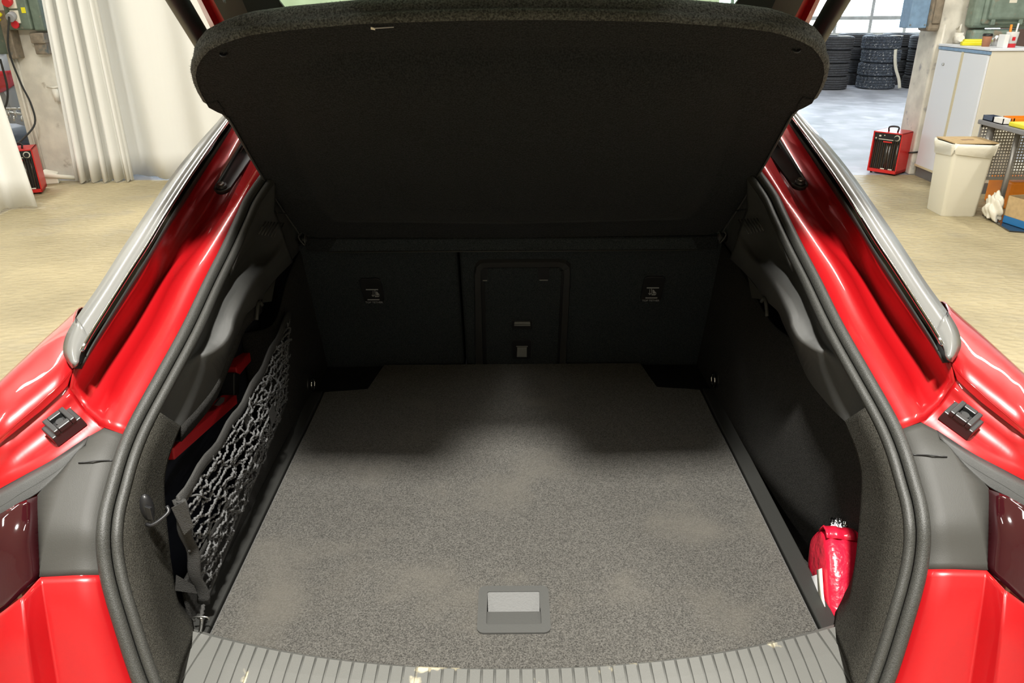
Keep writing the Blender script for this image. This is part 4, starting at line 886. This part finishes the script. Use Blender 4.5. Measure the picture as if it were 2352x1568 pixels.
# ---- side walls
for s in (-1, 1):
    wn = 30
    if s > 0:
        bot = spline([Vector((.545, 2.06, .62)), Vector((.55, 1.7, .62)), Vector((.555, 1.5, .63)), Vector((.575, 1.35, .63)), Vector((.62, 1.2, .63)), Vector((.655, 1.05, .63)), Vector((.66, .93, .63))], wn)
        midd = spline([Vector((.545, 2.06, .74)), Vector((.55, 1.7, .74)), Vector((.553, 1.5, .75)), Vector((.57, 1.35, .76)), Vector((.612, 1.2, .76)), Vector((.648, 1.05, .76)), Vector((.655, .93, .76))], wn)
        up_ = spline([Vector((.545, 2.06, .95)), Vector((.55, 1.7, .95)), Vector((.552, 1.5, .95)), Vector((.565, 1.35, .95)), Vector((.60, 1.2, .95)), Vector((.62, 1.05, .95)), Vector((.63, .93, .93))], wn)
        top = spline([Vector((.545, 2.06, 1.13)), Vector((.545, 1.7, 1.10)), Vector((.55, 1.5, 1.065)), Vector((.562, 1.35, 1.075)), Vector((.590, 1.2, 1.075)), Vector((.615, 1.08, 1.06)), Vector((.63, .99, 1.02))], wn)
        ws = sheet('side_wall', [bot, midd, up_, top], M['wallcarpet'], car, .004); ws['label'] = 'carpeted right boot wall with storage niche'
        box('niche_floor', (.552, .90, .62), (.66, 1.5, .632), M['wallcarpet'], car)
    else:
        fwall = [spline([Vector((-.545, 2.06, z)), Vector((-.55, 1.8, z)), Vector((-.55, 1.67, z)), Vector((-.565, 1.63, z)), Vector((-.62, 1.6, z))], wn) for z in (.62, .85, .98)]
        fwall.append(spline([Vector((-.545, 2.06, 1.13)), Vector((-.55, 1.8, 1.08)), Vector((-.55, 1.67, 1.02)), Vector((-.565, 1.63, 1.0)), Vector((-.62, 1.6, 1.0))], wn))
        ws = sheet('side_wall', fwall, M['wallcarpet'], car, .004); ws['label'] = 'carpeted left boot wall beside the storage pocket'
        bot = spline([Vector((-.60, 1.68, .63)), Vector((-.655, 1.5, .63)), Vector((-.665, 1.2, .63)), Vector((-.66, .93, .63))], wn)
        top = spline([Vector((-.60, 1.68, 1.06)), Vector((-.63, 1.5, 1.07)), Vector((-.63, 1.2, 1.06)), Vector((-.63, .97, 1.0))], wn)
        sheet('pocket_wall', [bot, [p.lerp(q, .5) + Vector((-.01, 0, 0)) for p, q in zip(bot, top)], top], M['navy'], car, .004)
        box('pocket_floor', (-.66, .90, .622), (-.553, 1.68, .632), M['navy'], car)
        box('pocket_front_wall', (-.560, 1.0, .63), (-.552, 1.66, .80), M['wallcarpet'], car, .003)
        # strip closing the wall under the shelf rest
        tp = spline([ax(2352 - x, y, -X_) for x, y, X_ in ((1751, 685, .535), (1789, 723, .535), (1809, 770, .537), (1827, 811, .545), (1856, 879, .553), (1897, 934, .562), (1938, 978, .572))], 20)
        sheet('pocket_top_trim', [tp, [p + Vector((-.004, .0, -.03)) for p in tp], [p + Vector((-.09, .0, -.03)) for p in tp]], M['wallcarpet'], car, .003)
    # tie-down eye
    e = Vector((s * .547, 1.735, .835)) if s > 0 else Vector((-.547, 1.735, .83))
    e = ax(1645, 872, .546) if s > 0 else ax(712, 882, -.546)
    tb = lathe('tie_down_eye', [(.001, .002), (.022, .002), (.024, .0), (.024, -.004)], M['dplastic'], car, 20, Matrix.Translation(e) @ Matrix.Rotation(-s * math.pi / 2, 4, 'Y'))
    tube('eye_ring', [e + Vector((-s * .008, .017 * math.cos(a), .017 * math.sin(a))) for a in [2 * math.pi * k / 20 for k in range(21)]], .003, M['chrome'], tb, 8)
lz = ax(490, 832, -.60)
o = box('load_light', (lz.x - .02, lz.y - .015, lz.z - .012), (lz.x + .004, lz.y + .03, lz.z + .02), M['dplastic'], car, .003)
M['led'] = bpy.data.materials.new('warm_led'); M['led'].use_nodes = True; M['led'].node_tree.nodes['Principled BSDF'].inputs['Emission Color'].default_value = (1, .75, .2, 1); M['led'].node_tree.nodes['Principled BSDF'].inputs['Emission Strength'].default_value = 1.5
cyl('led', (lz.x + .004, lz.y - .006, lz.z - .002), (lz.x + .007, lz.y - .006, lz.z - .002), .0035, M['led'], o, 10)
# ---- seat backs
SB0 = Vector((0, 2.018, FZ)); SB1 = Vector((0, 1.90, 1.0985)); SU = (SB1 - SB0).normalized(); SN = Vector((0, -SU.z, SU.y))
def sp3(px, py, w=0): return apl(px, py, SB0, SN) + SN * w
def sq(nm, pts, th, m, par, w=0, bev=0): return plate(nm, [sp3(x, y, w) for x, y in pts], SN, th, m, par, bev)
def seatx(px, py): return sp3(px, py).x
sbl = plate('seat_back', [Vector((-.56, 0, 0)) + SB0 - SU * .06, Vector((seatx(1066, 832), 0, 0)) + SB0 - SU * .06, Vector((seatx(1049, 575), 0, 0)) + SB0 + SU * .42, Vector((-.56, 0, 0)) + SB0 + SU * .42], SN, .10, M['seatcarpet'], car, .012, 3)
sbl['label'] = 'dark carpeted narrow rear seat back'
sbr = plate('seat_back', [Vector((seatx(1071, 832), 0, 0)) + SB0 - SU * .06, Vector((.56, 0, 0)) + SB0 - SU * .06, Vector((.56, 0, 0)) + SB0 + SU * .42, Vector((seatx(1054, 575), 0, 0)) + SB0 + SU * .42], SN, .10, M['seatcarpet'], car, .012, 3)
sbr['label'] = 'dark carpeted wide rear seat back with a centre hatch'
# centre hatch frame: open loop
fo = [(1094, 834)] + [(1092, 625), (1095, 609), (1104, 600), (1118, 598), (1285, 597), (1298, 600), (1307, 609), (1308, 624)] + [(1298, 834)]
fi = [(1109, 834)] + [(1103, 632), (1104, 618), (1110, 611), (1122, 610), (1282, 609), (1290, 611), (1295, 618), (1296, 632)] + [(1285, 834)]
A_ = [sp3(x, y, .010) for x, y in fo]; B_ = [sp3(x, y, .007) for x, y in fi]; C_ = [sp3(x, y, -.006) for x, y in fi]; D_ = [sp3(x + (-3 if x < 1200 else 3), y - (3 if y < 620 else 0), -.002) for x, y in fo]
sheet('hatch_frame', [D_, A_, B_, C_], M['damper'], sbr, .002, False)
for L_ in ([(1104, 620), (1110, 834), (1118, 834), (1113, 620)], [(1288, 620), (1296, 620), (1287, 834), (1279, 834)]): sq('hatch_gap', L_, .002, M['dplastic'], sbr, .0025)
sq('hatch_door', [(1118, 834), (1113, 622), (1122, 613), (1284, 612), (1289, 622), (1279, 834)], .004, M['seatcarpet'], sbr, .006, .001)
for L_ in ([(1104, 612), (1121, 612), (1121, 641), (1107, 641)], [(1234, 611), (1262, 611), (1260, 640), (1237, 640)]):
    sq('hatch_catch', L_, .003, M['dplastic'], sbr, .0075); b_ = L_[3]; c_ = L_[2]; sq('catch_edge', [(b_[0] + 2, b_[1] - 2), (c_[0] - 2, c_[1] - 2), (c_[0] - 2, c_[1]), (b_[0] + 2, b_[1])], .002, M['latch'], sbr, .0085)
sq('hatch_pull', [(1176, 732), (1222, 732), (1222, 752), (1176, 752)], .004, M['dplastic'], sbr, .008, .001); sq('pull_edge', [(1182, 734), (1217, 734), (1218, 739), (1181, 739)], .004, M['latch'], sbr, .012, .001); sq('pull_edge', [(1181, 741), (1218, 741), (1218, 743), (1181, 743)], .002, M['latch'], sbr, .010)
sq('hatch_latch', [(1181, 776), (1217, 776), (1221, 781), (1220, 815), (1215, 820), (1182, 820), (1177, 815), (1176, 781)], .004, M['dplastic'], sbr, .008, .001)
sq('latch_button', [(1188, 793), (1210, 793), (1210, 814), (1187, 814)], .004, M['latch'], sbr, .011, .001); sq('latch_line', [(1186, 790), (1212, 790), (1212, 791.5), (1186, 791.5)], .002, M['latch'], sbr, .010)
# top tether covers
SR = Vector((1, 0, 0)); TM_ = lambda p: Matrix.Translation(p) @ Matrix(((1, 0, 0, 0), (0, SU.y, SN.y, 0), (0, SU.z, SN.z, 0), (0, 0, 0, 1)))
for sgn, par, ox in ((-1, sbl, 857), (1, sbr, 1497)):
    k = -sgn; oy = 664 if sgn < 0 else 660
    def q(dx, dy): return (ox + k * dx, oy + dy)
    pts = [q(-30, -22), q(-27, -26), q(8, -27), q(16, -24), q(20, -14), q(26, 22), q(24, 27), q(-16, 28), q(-21, 24), q(-28, -8)]
    if k < 0: pts = pts[::-1]
    sq('tether_cover', pts, .004, M['dplastic'], par, .005, .001)
    def bar(nm, a, b, c, d): sq(nm, [q(a, b), q(c, b), q(c, d), q(a, d)] if k > 0 else [q(c, b), q(a, b), q(a, d), q(c, d)], .001, M['print'], par, .0062)
    bar('print_bar', -16, -3, 12, -1); bar('print_bar', -12, 20, 15, 22)
    ix = ox + (3 if sgn < 0 else -3); iy = oy + 9
    def pl_(nm, P): sq(nm, [(ix + x, iy + y) for x, y in P], .001, M['print'], par, .0064)
    pl_('seat_symbol', [(1, -9), (2.5, -9), (3, 3.6), (11, 3), (13, 0), (12, 4), (10, 5.5), (2, 5.5)]); pl_('child_symbol', [(4, -6), (6, -7), (8, -5), (10, -2), (12, -1), (11, 1), (5, 2)])
    pl_('arrow_symbol', [(-3, -8), (-2, -8), (-2, 3), (0.2, .4), (1, 2), (-2.4, 5.2), (-5.6, 2), (-4.8, .4), (-3, 3)])
    textmesh('tether_lettering', 'TOP TETHER', .0082, TM_(sp3(ox + (3 if sgn < 0 else -3), oy + 27, .0064)), M['print'], par, .0003)
# ---- parcel shelf, hinged up
SHP = Vector((0, 1.86, 1.145)); SHD = Vector((0, -.702, .712)); SHN = Vector((0, -.712, -.702))   # underside normal
def sh(px, py, w=0): p = apl(px, py, SHP, SHN); return p + SHN * w
half = [(1176, 45), (1074, 46), (1003, 48), (824, 54), (646, 70), (574, 80), (520, 95), (480, 115), (458, 140), (448, 165), (455, 198), (468, 226), (477, 239), (500, 252), (521, 264), (540, 292), (590, 380), (640, 462), (690, 535), (712, 545), (1176, 545)]
Lh = [sh(x, y) for x, y in half]; tip = [Vector((p.x, p.y, p.z)) for p in Lh]
loop = Lh + [Vector((-p.x, p.y, p.z)) for p in Lh[-2:0:-1]]
cen = (sh(1176, 300)); N_ = 144
def uv(p): return ((p - SHP).x, (p - SHP).dot(SHD))
def sh3(u, v, w=0): return Vector((u, 0, 0)) + SHP + SHD * v + SHN * w
PU = [uv(p) for p in loop]; cu = uv(cen)
def polar(PU, n=N_):
    out = []
    for k in range(n):
        a = 2 * math.pi * (k + .5) / n; dx, dy = math.cos(a), math.sin(a); best = None
        for i in range(len(PU)):
            x0, y0 = PU[i][0] - cu[0], PU[i][1] - cu[1]; x1, y1 = PU[(i + 1) % len(PU)][0] - cu[0], PU[(i + 1) % len(PU)][1] - cu[1]
            ex, ey = x1 - x0, y1 - y0; det = -dx * ey + dy * ex
            if abs(det) < 1e-12: continue
            t = (-x0 * ey + y0 * ex) / det; u_ = (dx * y0 - dy * x0) / det
            if t > 0 and -1e-6 <= u_ <= 1 + 1e-6 and (best is None or t < best): best = t
        out.append((cu[0] + dx * best, cu[1] + dy * best))
    return out
O0 = polar(PU)
recess = [(1176, 112), (900, 118), (760, 126), (690, 140), (655, 165), (645, 200), (655, 280), (690, 380), (735, 475), (770, 508), (1176, 512)]
RL = [sh(x, y) for x, y in recess]; rl_ = RL + [Vector((-p.x, p.y, p.z)) for p in RL[-2:0:-1]]
O1 = polar([uv(p) for p in rl_])
def mix(A, B, t): return [(lerp(a[0], b[0], t), lerp(a[1], b[1], t)) for a, b in zip(A, B)]
cc = [cu] * N_
rings = [(O0, .0), (mix(O0, O1, .9), .0), (O1, .001), (mix(O1, cc, .05), .012), (mix(O1, cc, .13), .024), (mix(O1, cc, .30), .032), (mix(O1, cc, .55), .034), (mix(O1, cc, .88), .034)]
V = [sh3(u, v, w) for R, w in rings for u, v in R]; Fc = []
for r in range(len(rings) - 1):
    for k in range(N_): k2 = (k + 1) % N_; Fc.append((r * N_ + k, r * N_ + k2, (r + 1) * N_ + k2, (r + 1) * N_ + k))
Fc.append(tuple((len(rings) - 1) * N_ + k for k in range(N_)))
shelf = mesh('parcel_shelf', V, Fc, M['shelf'], car, True); shelf['label'] = 'black felt underside of the raised parcel shelf'
# piled top cover with soft rolled edge and a crease
def outw(R, d):
    out = []
    for u, v in R:
        dx, dy = u - cu[0], v - cu[1]; L = math.hypot(dx, dy); f_ = 1 if v > .28 else max(0, (v - .05) / .23)
        out.append((u + dx / L * d * f_, v + dy / L * d * f_))
    return out
er = [(O0, .001), (outw(O0, .008), -.003), (outw(O0, .011), -.012), (outw(O0, .006), -.020), (outw(O0, .009), -.026), (outw(O0, .010), -.040), (outw(O0, .002), -.050), (outw(O0, -.03), -.054), (mix(O0, cc, .5), -.054), (mix(O0, cc, .9), -.054)]
rim = []
for R, w in er: rim.append([sh3(u, v, w if v > .2 else w * max(.3, v / .2)) for u, v in R])
V = [p for R in rim for p in R]; Fc = []
for r in range(len(rim) - 1):
    for k in range(N_): k2 = (k + 1) % N_; Fc.append((r * N_ + k, r * N_ + k2, (r + 1) * N_ + k2, (r + 1) * N_ + k))
Fc.append(tuple((len(rim) - 1) * N_ + k for k in range(N_)))
pc = mesh('pile_cover', V, Fc, M['fuzz'], shelf, True); pc['label'] = 'fuzzy charcoal pile on the shelf top and edge'
# pile fibres along the rim
bm = bmesh.new()
ks = [k for k in range(N_) if O0[k][1] > .42]
for k in ks:
    k2 = (k + 1) % N_
    for j in range(60):
        t = random.random(); r = random.randint(1, 5); f_ = random.random()
        a = rim[r][k].lerp(rim[r][k2], t); b = rim[r + 1][k].lerp(rim[r + 1][k2], t); p = a.lerp(b, f_)
        u, v = uv(p); dr_ = Vector((u - cu[0], 0, 0)) + SHD * (v - cu[1]); dr_.normalize()
        d = (dr_ + Vector((random.uniform(-.8, .8), random.uniform(-.8, .8), random.uniform(-.8, .8)))).normalized() * random.uniform(.002, .0045)
        w = Vector((random.uniform(-1, 1), random.uniform(-1, 1), random.uniform(-1, 1))).normalized() * .00035
        bm.faces.new((bm.verts.new(p - w), bm.verts.new(p + w), bm.verts.new(p + d)))
fb = bmobj('pile_fibres', bm, M['fuzz'], shelf); fb['kind'] = 'stuff'
for s in (-1, 1):
    side = [sh(x, y, .004) for x, y in ((523, 266), (540, 293), (590, 381), (640, 464), (690, 537))]
    tube('edge_piping', sd(spline(side, 20), s), .0022, M['plastic'], shelf, 6)
    tabp = [sh(x, y, .003) for x, y in ((474, 236), (500, 230), (512, 246), (519, 264), (500, 255), (479, 245))]
    plate('edge_tab', sd(tabp, s), SHN, .02, M['shelf'], shelf, .002)
    hl = sh(514, 122, .001); lathe('cord_hole', [(.001, .0005), (.006, .0005), (.007, .002), (.008, .0)], M['dplastic'], shelf, 12, Matrix.Translation(sd([hl], s)[0]) @ Matrix.Rotation(math.atan2(SHN.z, -SHN.y) , 4, 'X') @ Matrix.Rotation(math.pi / 2, 4, 'X'))
    # lifting cord to the tailgate
    c0 = sh(514, 122, -.055); c0.x = -abs(c0.x)
    c1 = apl(503, 0, HP, TN); c0 = sh(507, 60, -.05)
    tp_ = P3(c1.x - .0, .62, .03)
    bm = bmesh.new(); tp_ = c0 + (c1 - c0) * 2.2
    tp_ = apl(500, -60, HP, TN)
    for ph in (0, math.pi):
        pts = [c0.lerp(tp_, k / 60) + Vector((math.cos(k * 1.3 + ph), math.sin(k * 1.3 + ph), 0)) * .0012 for k in range(61)]
        tubegeo(bm, sd(pts, s), .0014, 5)
    bmobj('lifting_cord', bm, M['net'], shelf, True)
# fixed front strip of the shelf
def fs(px, py, w=0): return apl(px, py, (0, 1.87, 1.12), (0, -1, .12)) + Vector((0, -w, 0))
stp = hexa('shelf_front_strip', [fs(707, 576, -.02), fs(1645, 571, -.02), fs(1648, 571, .012), fs(704, 576, .012), fs(707, 544, -.02), fs(1645, 539, -.02), fs(1648, 539, .012), fs(704, 544, .012)], M['shelf'], car, .004)
a = [fs(x, y, .013) for x, y in ((758, 573), (1600, 569), (1588, 543), (775, 546))]; plate('strip_recess_panel', a, (0, -1, .12), .008, M['seatcarpet'], stp, .002)
tube('strip_edge', [fs(757, 576, .012), fs(1600, 571, .012)], .0014, M['gplastic'], stp, 6)
for s in (-1, 1):
    e = fs(697, 550, .0) if s < 0 else fs(1656, 545, .0)
    hg = cyl('shelf_hinge', e - Vector((.012, 0, 0)), e + Vector((.012, 0, 0)), .012, M['dplastic'], stp, 14); tube('hinge_ring', [e + Vector((s * -.006, .014 * math.cos(a), .014 * math.sin(a))) for a in [2 * math.pi * k / 16 for k in range(17)]], .002, M['gplastic'], stp, 6)
    e2 = Vector((e.x, e.y, e.z)); tube('hinge_clip', spline([e2 + Vector((0, -.01, .02)), e2 + Vector((s * .008, -.015, .012)), e2 + Vector((s * .0, -.018, -.002)), e2 + Vector((-s * .006, -.016, -.01))], 10), .002, M['handle'], stp, 6)
# small white tag at the shelf rim
plate('white_tag', [sh(852, 61, .006), sh(862, 63, .006), sh(862, 59, .006), sh(852, 56, .006)], SHN, .001, M['paper'], shelf); plate('white_tag', [sh(860, 60, .006), sh(905, 57, .006), sh(905, 55.5, .006), sh(860, 58, .006)], SHN, .0006, M['print'], shelf)
# place children so that the car's Empty sits at its base
bpy.context.view_layer.update()
for o in [q for q in bpy.data.objects if q.parent == car]:
    o.matrix_parent_inverse = CARI

# ==================================================================  things in the boot
# cargo net
nt_ = empty('cargo_net', 'black elastic cargo net sagging over the left storage pocket', 'net', (-.53, 1.3, .75)); NI = Matrix.Translation((.53, -1.3, -.75))
c_ft = ax(664, 722, -.535); c_fb = ax(655, 925, -.545); c_nb = ax(468, 1385, -.525); c_nt = ax(410, 1150, -.515)
def netp(u, v):   # u far->near, v bottom->top
    p = c_fb.lerp(c_nb, u).lerp(c_ft.lerp(c_nt, u), v); return p + Vector((.012 * math.sin(math.pi * u) * math.sin(math.pi * v), 0, -.02 * math.sin(math.pi * u) * v))
parts = []
def band(nm, P, w, m): 
    bm = bmesh.new(); tubegeo(bm, P, w, 8, True, .35); o = bmobj(nm, bm, m, nt_, True); parts.append(o); return o
band('top_webbing', [netp(k / 24, 1) + Vector((0, 0, .004 * math.sin(k * 1.3))) for k in range(25)], .012, M['webbing'])
band('side_webbing', [netp(1, k / 16) + Vector((.002 * math.sin(k), .003 * math.sin(k * .9), 0)) for k in range(17)], .011, M['webbing'])
parts.append(tube('bottom_cord', [netp(k / 24, 0) for k in range(25)], .004, M['webbing'], nt_, 6))
parts.append(tube('far_cord', [netp(0, k / 12) for k in range(13)], .004, M['webbing'], nt_, 6))
nu, nv = 40, 15
bm = bmesh.new()
def nod(i, j):
    r = random.Random(int(i) * 97 + int(j) * 13); u = i / nu; v = j / nv
    return netp(min(1, u), min(1, v)) + Vector((r.uniform(-.004, .008), r.uniform(-.004, .004), r.uniform(-.004, .004))) * (1 if 0 < v < 1 else .2)
for j in range(1, nv):
    for i in range(nu):
        a, b = nod(i, j), nod(i + 1, j); r = random.Random(i * 3 + j * 71)
        ln = [a.lerp(b, k / 8) + Vector((r.uniform(-.001, .002), 0, .0016 * math.sin(k * 2.1 + i))) for k in range(9)]
        tubegeo(bm, ln, lambda t: .0021 + .0004 * math.sin(t * 40), 5)
for j in range(nv):
    for i in range(1, nu):
        if (i * 7 + j * 5) % 6: continue
        a, b = nod(i, j), nod(i + 1 if j % 2 else i, j + 1); r = random.Random(i * 31 + j * 7)
        ln = [a.lerp(b, k / 5) + Vector((r.uniform(0, .004), r.uniform(-.003, .003), 0)) * math.sin(math.pi * k / 5) for k in range(6)]
        tubegeo(bm, ln, .0019, 5)
o = bmobj('net_mesh', bm, M['net'], nt_, True); o['kind'] = 'stuff'; parts.append(o)
fp = c_nb.lerp(c_nt, .12)
for nm, P in (('webbing_tab', [fp + Vector(v) for v in ((-.004, -.004, .0), (-.036, -.010, .012), (-.028, -.01, .045), (-.006, -.006, .02))]), ('corner_tab', [c_nt + Vector(v) for v in ((-.006, -.012, -.004), (.016, -.012, .008), (.02, -.01, -.04), (.004, -.012, -.055))]),
              ('fabric_tag', [netp(.55, .93) + Vector(v) for v in ((.006, -.02, 0), (.006, .02, .004), (.006, .025, -.035), (.006, -.012, -.04))]), ('fabric_tag', [netp(.36, .55) + Vector(v) for v in ((.012, -.02, .01), (.012, .018, .012), (.012, .02, -.022), (.012, -.012, -.028))])):
    parts.append(plate(nm, P, (1, -.4, .3), .002, M['webbing'], nt_))
hk0 = c_nb; hk1 = ax(462, 1418, -.525); hk2 = ax(458, 1455, -.528)
parts.append(tube('hook_cord', [hk0.lerp(hk1, k / 10) + Vector((.001 * math.sin(k * 2), 0, 0)) for k in range(11)], .0035, M['webbing'], nt_, 6))
parts.append(tube('metal_hook', spline([hk1 + Vector((-.004, 0, 0)), hk1 + Vector((.002, -.004, .002)), hk1.lerp(hk2, .5) + Vector((.002, -.002, 0)), hk2], 14), .003, M['chrome'], nt_, 8))
parts.append(tube('hook_bracket', spline([hk1 + Vector((-.012, 0, -.008)), hk1 + Vector((-.012, -.003, .004)), hk1 + Vector((.012, -.003, .004)), hk1 + Vector((.012, 0, -.008))], 12), .0015, M['steel'], nt_, 6))
for o in parts: o.matrix_parent_inverse = NI
# red warning triangle case in the pocket
w0 = ax(398, 1052, -.595); w1 = ax(548, 918, -.605); w2 = ax(536, 868, -.605); w3 = ax(598, 790, -.610)
wt = empty('warning_triangle', 'long red warning triangle case strapped in the left pocket', 'warning triangle', (w0.x, w0.y, w0.z)); WI = Matrix.Translation(-Vector((w0.x, w0.y, w0.z)))
def bar3(nm, A, B, hh, th, m):
    d = (B - A).normalized(); n_ = Vector((0, -d.z, d.y)).normalized()
    o = hexa(nm, [A - n_ * hh, B - n_ * hh, B - n_ * hh + Vector((-th, 0, 0)), A - n_ * hh + Vector((-th, 0, 0)), A + n_ * hh, B + n_ * hh, B + n_ * hh + Vector((-th, 0, 0)), A + n_ * hh + Vector((-th, 0, 0))], m, wt, .003); o.matrix_parent_inverse = WI; return o
m0 = ax(400, 1042, -.595); m1 = ax(545, 915, -.605); m2 = ax(545, 855, -.605); m3 = ax(592, 800, -.61)
bar3('red_case', m0, m1, .012, .03, M['red_plastic']); bar3('red_case', m2, m3, .012, .03, M['red_plastic'])
mm = m1.lerp(m2, .5); bar3('black_strap', m1, m2, .016, .03, M['dplastic'])
o = plate('silver_clip', [ax(x, y, -.592) for x, y in ((494, 930), (508, 912), (517, 912), (515, 922), (503, 932))], (1, 0, 0), .004, M['steel'], wt); o.matrix_parent_inverse = WI
# first aid case outline in the pocket
o = cyl('screw_cap', ax(582, 836, -.632), ax(582, 836, -.618), .022, M['navy'], car, 24); o.matrix_parent_inverse = CARI
# red foil bag in the right niche
bg = empty('foil_bag', 'red foil bag with a silver crimped end in the right niche', 'bag', (.60, 1.05, .635))
T_ = [Vector((.60, .985, .64)), ax(1940, 1400, .585), ax(1935, 1330, .59), ax(1925, 1260, .595), ax(1920, 1225, .60), ax(1916, 1212, .60)]
V = []; seg = 28
A0 = Vector((.575, 1.00, .64)); A1 = ax(1918, 1232, .60); axis = (A1 - A0); Lb = axis.length; axis.normalize()
xd = Vector((1, 0, 0)); xd = (xd - axis * xd.dot(axis)).normalized(); yd = axis.cross(xd).normalized()
prof_b = [(-.02, .015, .02), (.0, .026, .04), (.15, .034, .05), (.4, .038, .058), (.7, .040, .060), (.9, .038, .052), (.97, .036, .045), (1.0, .034, .030), (1.03, .030, .016)]
Rb = []
for f_, rx, ry in prof_b:
    ring = []
    for k in range(seg):
        a = 2 * math.pi * k / seg; c, s_ = math.cos(a), math.sin(a); e_ = .42
        wob = 1 + .03 * math.sin(9 * a + f_ * 14)
        ring.append(A0 + axis * (Lb * f_) + xd * (math.copysign(abs(c) ** e_, c) * rx * wob) + yd * (math.copysign(abs(s_) ** e_, s_) * ry * wob))
    Rb.append(ring + [ring[0]])
BI = Matrix.Translation((-.60, -1.05, -.635))
o = loft('bag_body', Rb, M['foil'], bg, True, False, 1); o.matrix_parent_inverse = BI
fold = [[A0 + axis * (Lb * f_) + xd * (-.034 + .068 * k / 12) + yd * (dy + .004 * math.sin(k * 1.4)) for k in range(13)] for f_, dy in ((.93, -.050), (1.0, -.046), (1.05, -.034), (1.03, -.012))]
o = sheet('folded_flap', fold, M['foil'], bg, .003); o.matrix_parent_inverse = BI
cr_ = [[A0 + axis * (Lb * f_ + .004 * math.sin(k * 2.2)) + xd * (-.012 + .028 * k / 12) + yd * (-.012 + .006 * math.sin(k * 1.9 + f_ * 30)) for k in range(13)] for f_ in (1.0, 1.08, 1.15)]
o = sheet('silver_crimp', cr_, M['silver'], bg, .002); o.matrix_parent_inverse = BI
lb_ = [[A0 + axis * (Lb * f_) + xd * (-.0405 + .0) + yd * y_ for f_ in (.1, .3, .5, .66)] for y_ in (-.040, -.022)]
o = sheet('paper_label', [[A0 + axis * (Lb * f_) + xd * (-r_) + yd * y_ for f_, r_ in ((.08, .034), (.25, .039), (.45, .0425), (.66, .0435))] for y_ in (-.044, -.020)], M['paper'], bg, .001); o.matrix_parent_inverse = BI
o = sheet('grey_label', [[A0 + axis * (Lb * f_) + xd * (-r_) + yd * y_ for f_, r_ in ((.02, .030), (.25, .039), (.45, .0425), (.62, .0435))] for y_ in (-.020, .030)], M['print'], bg, .001); o.matrix_parent_inverse = BI
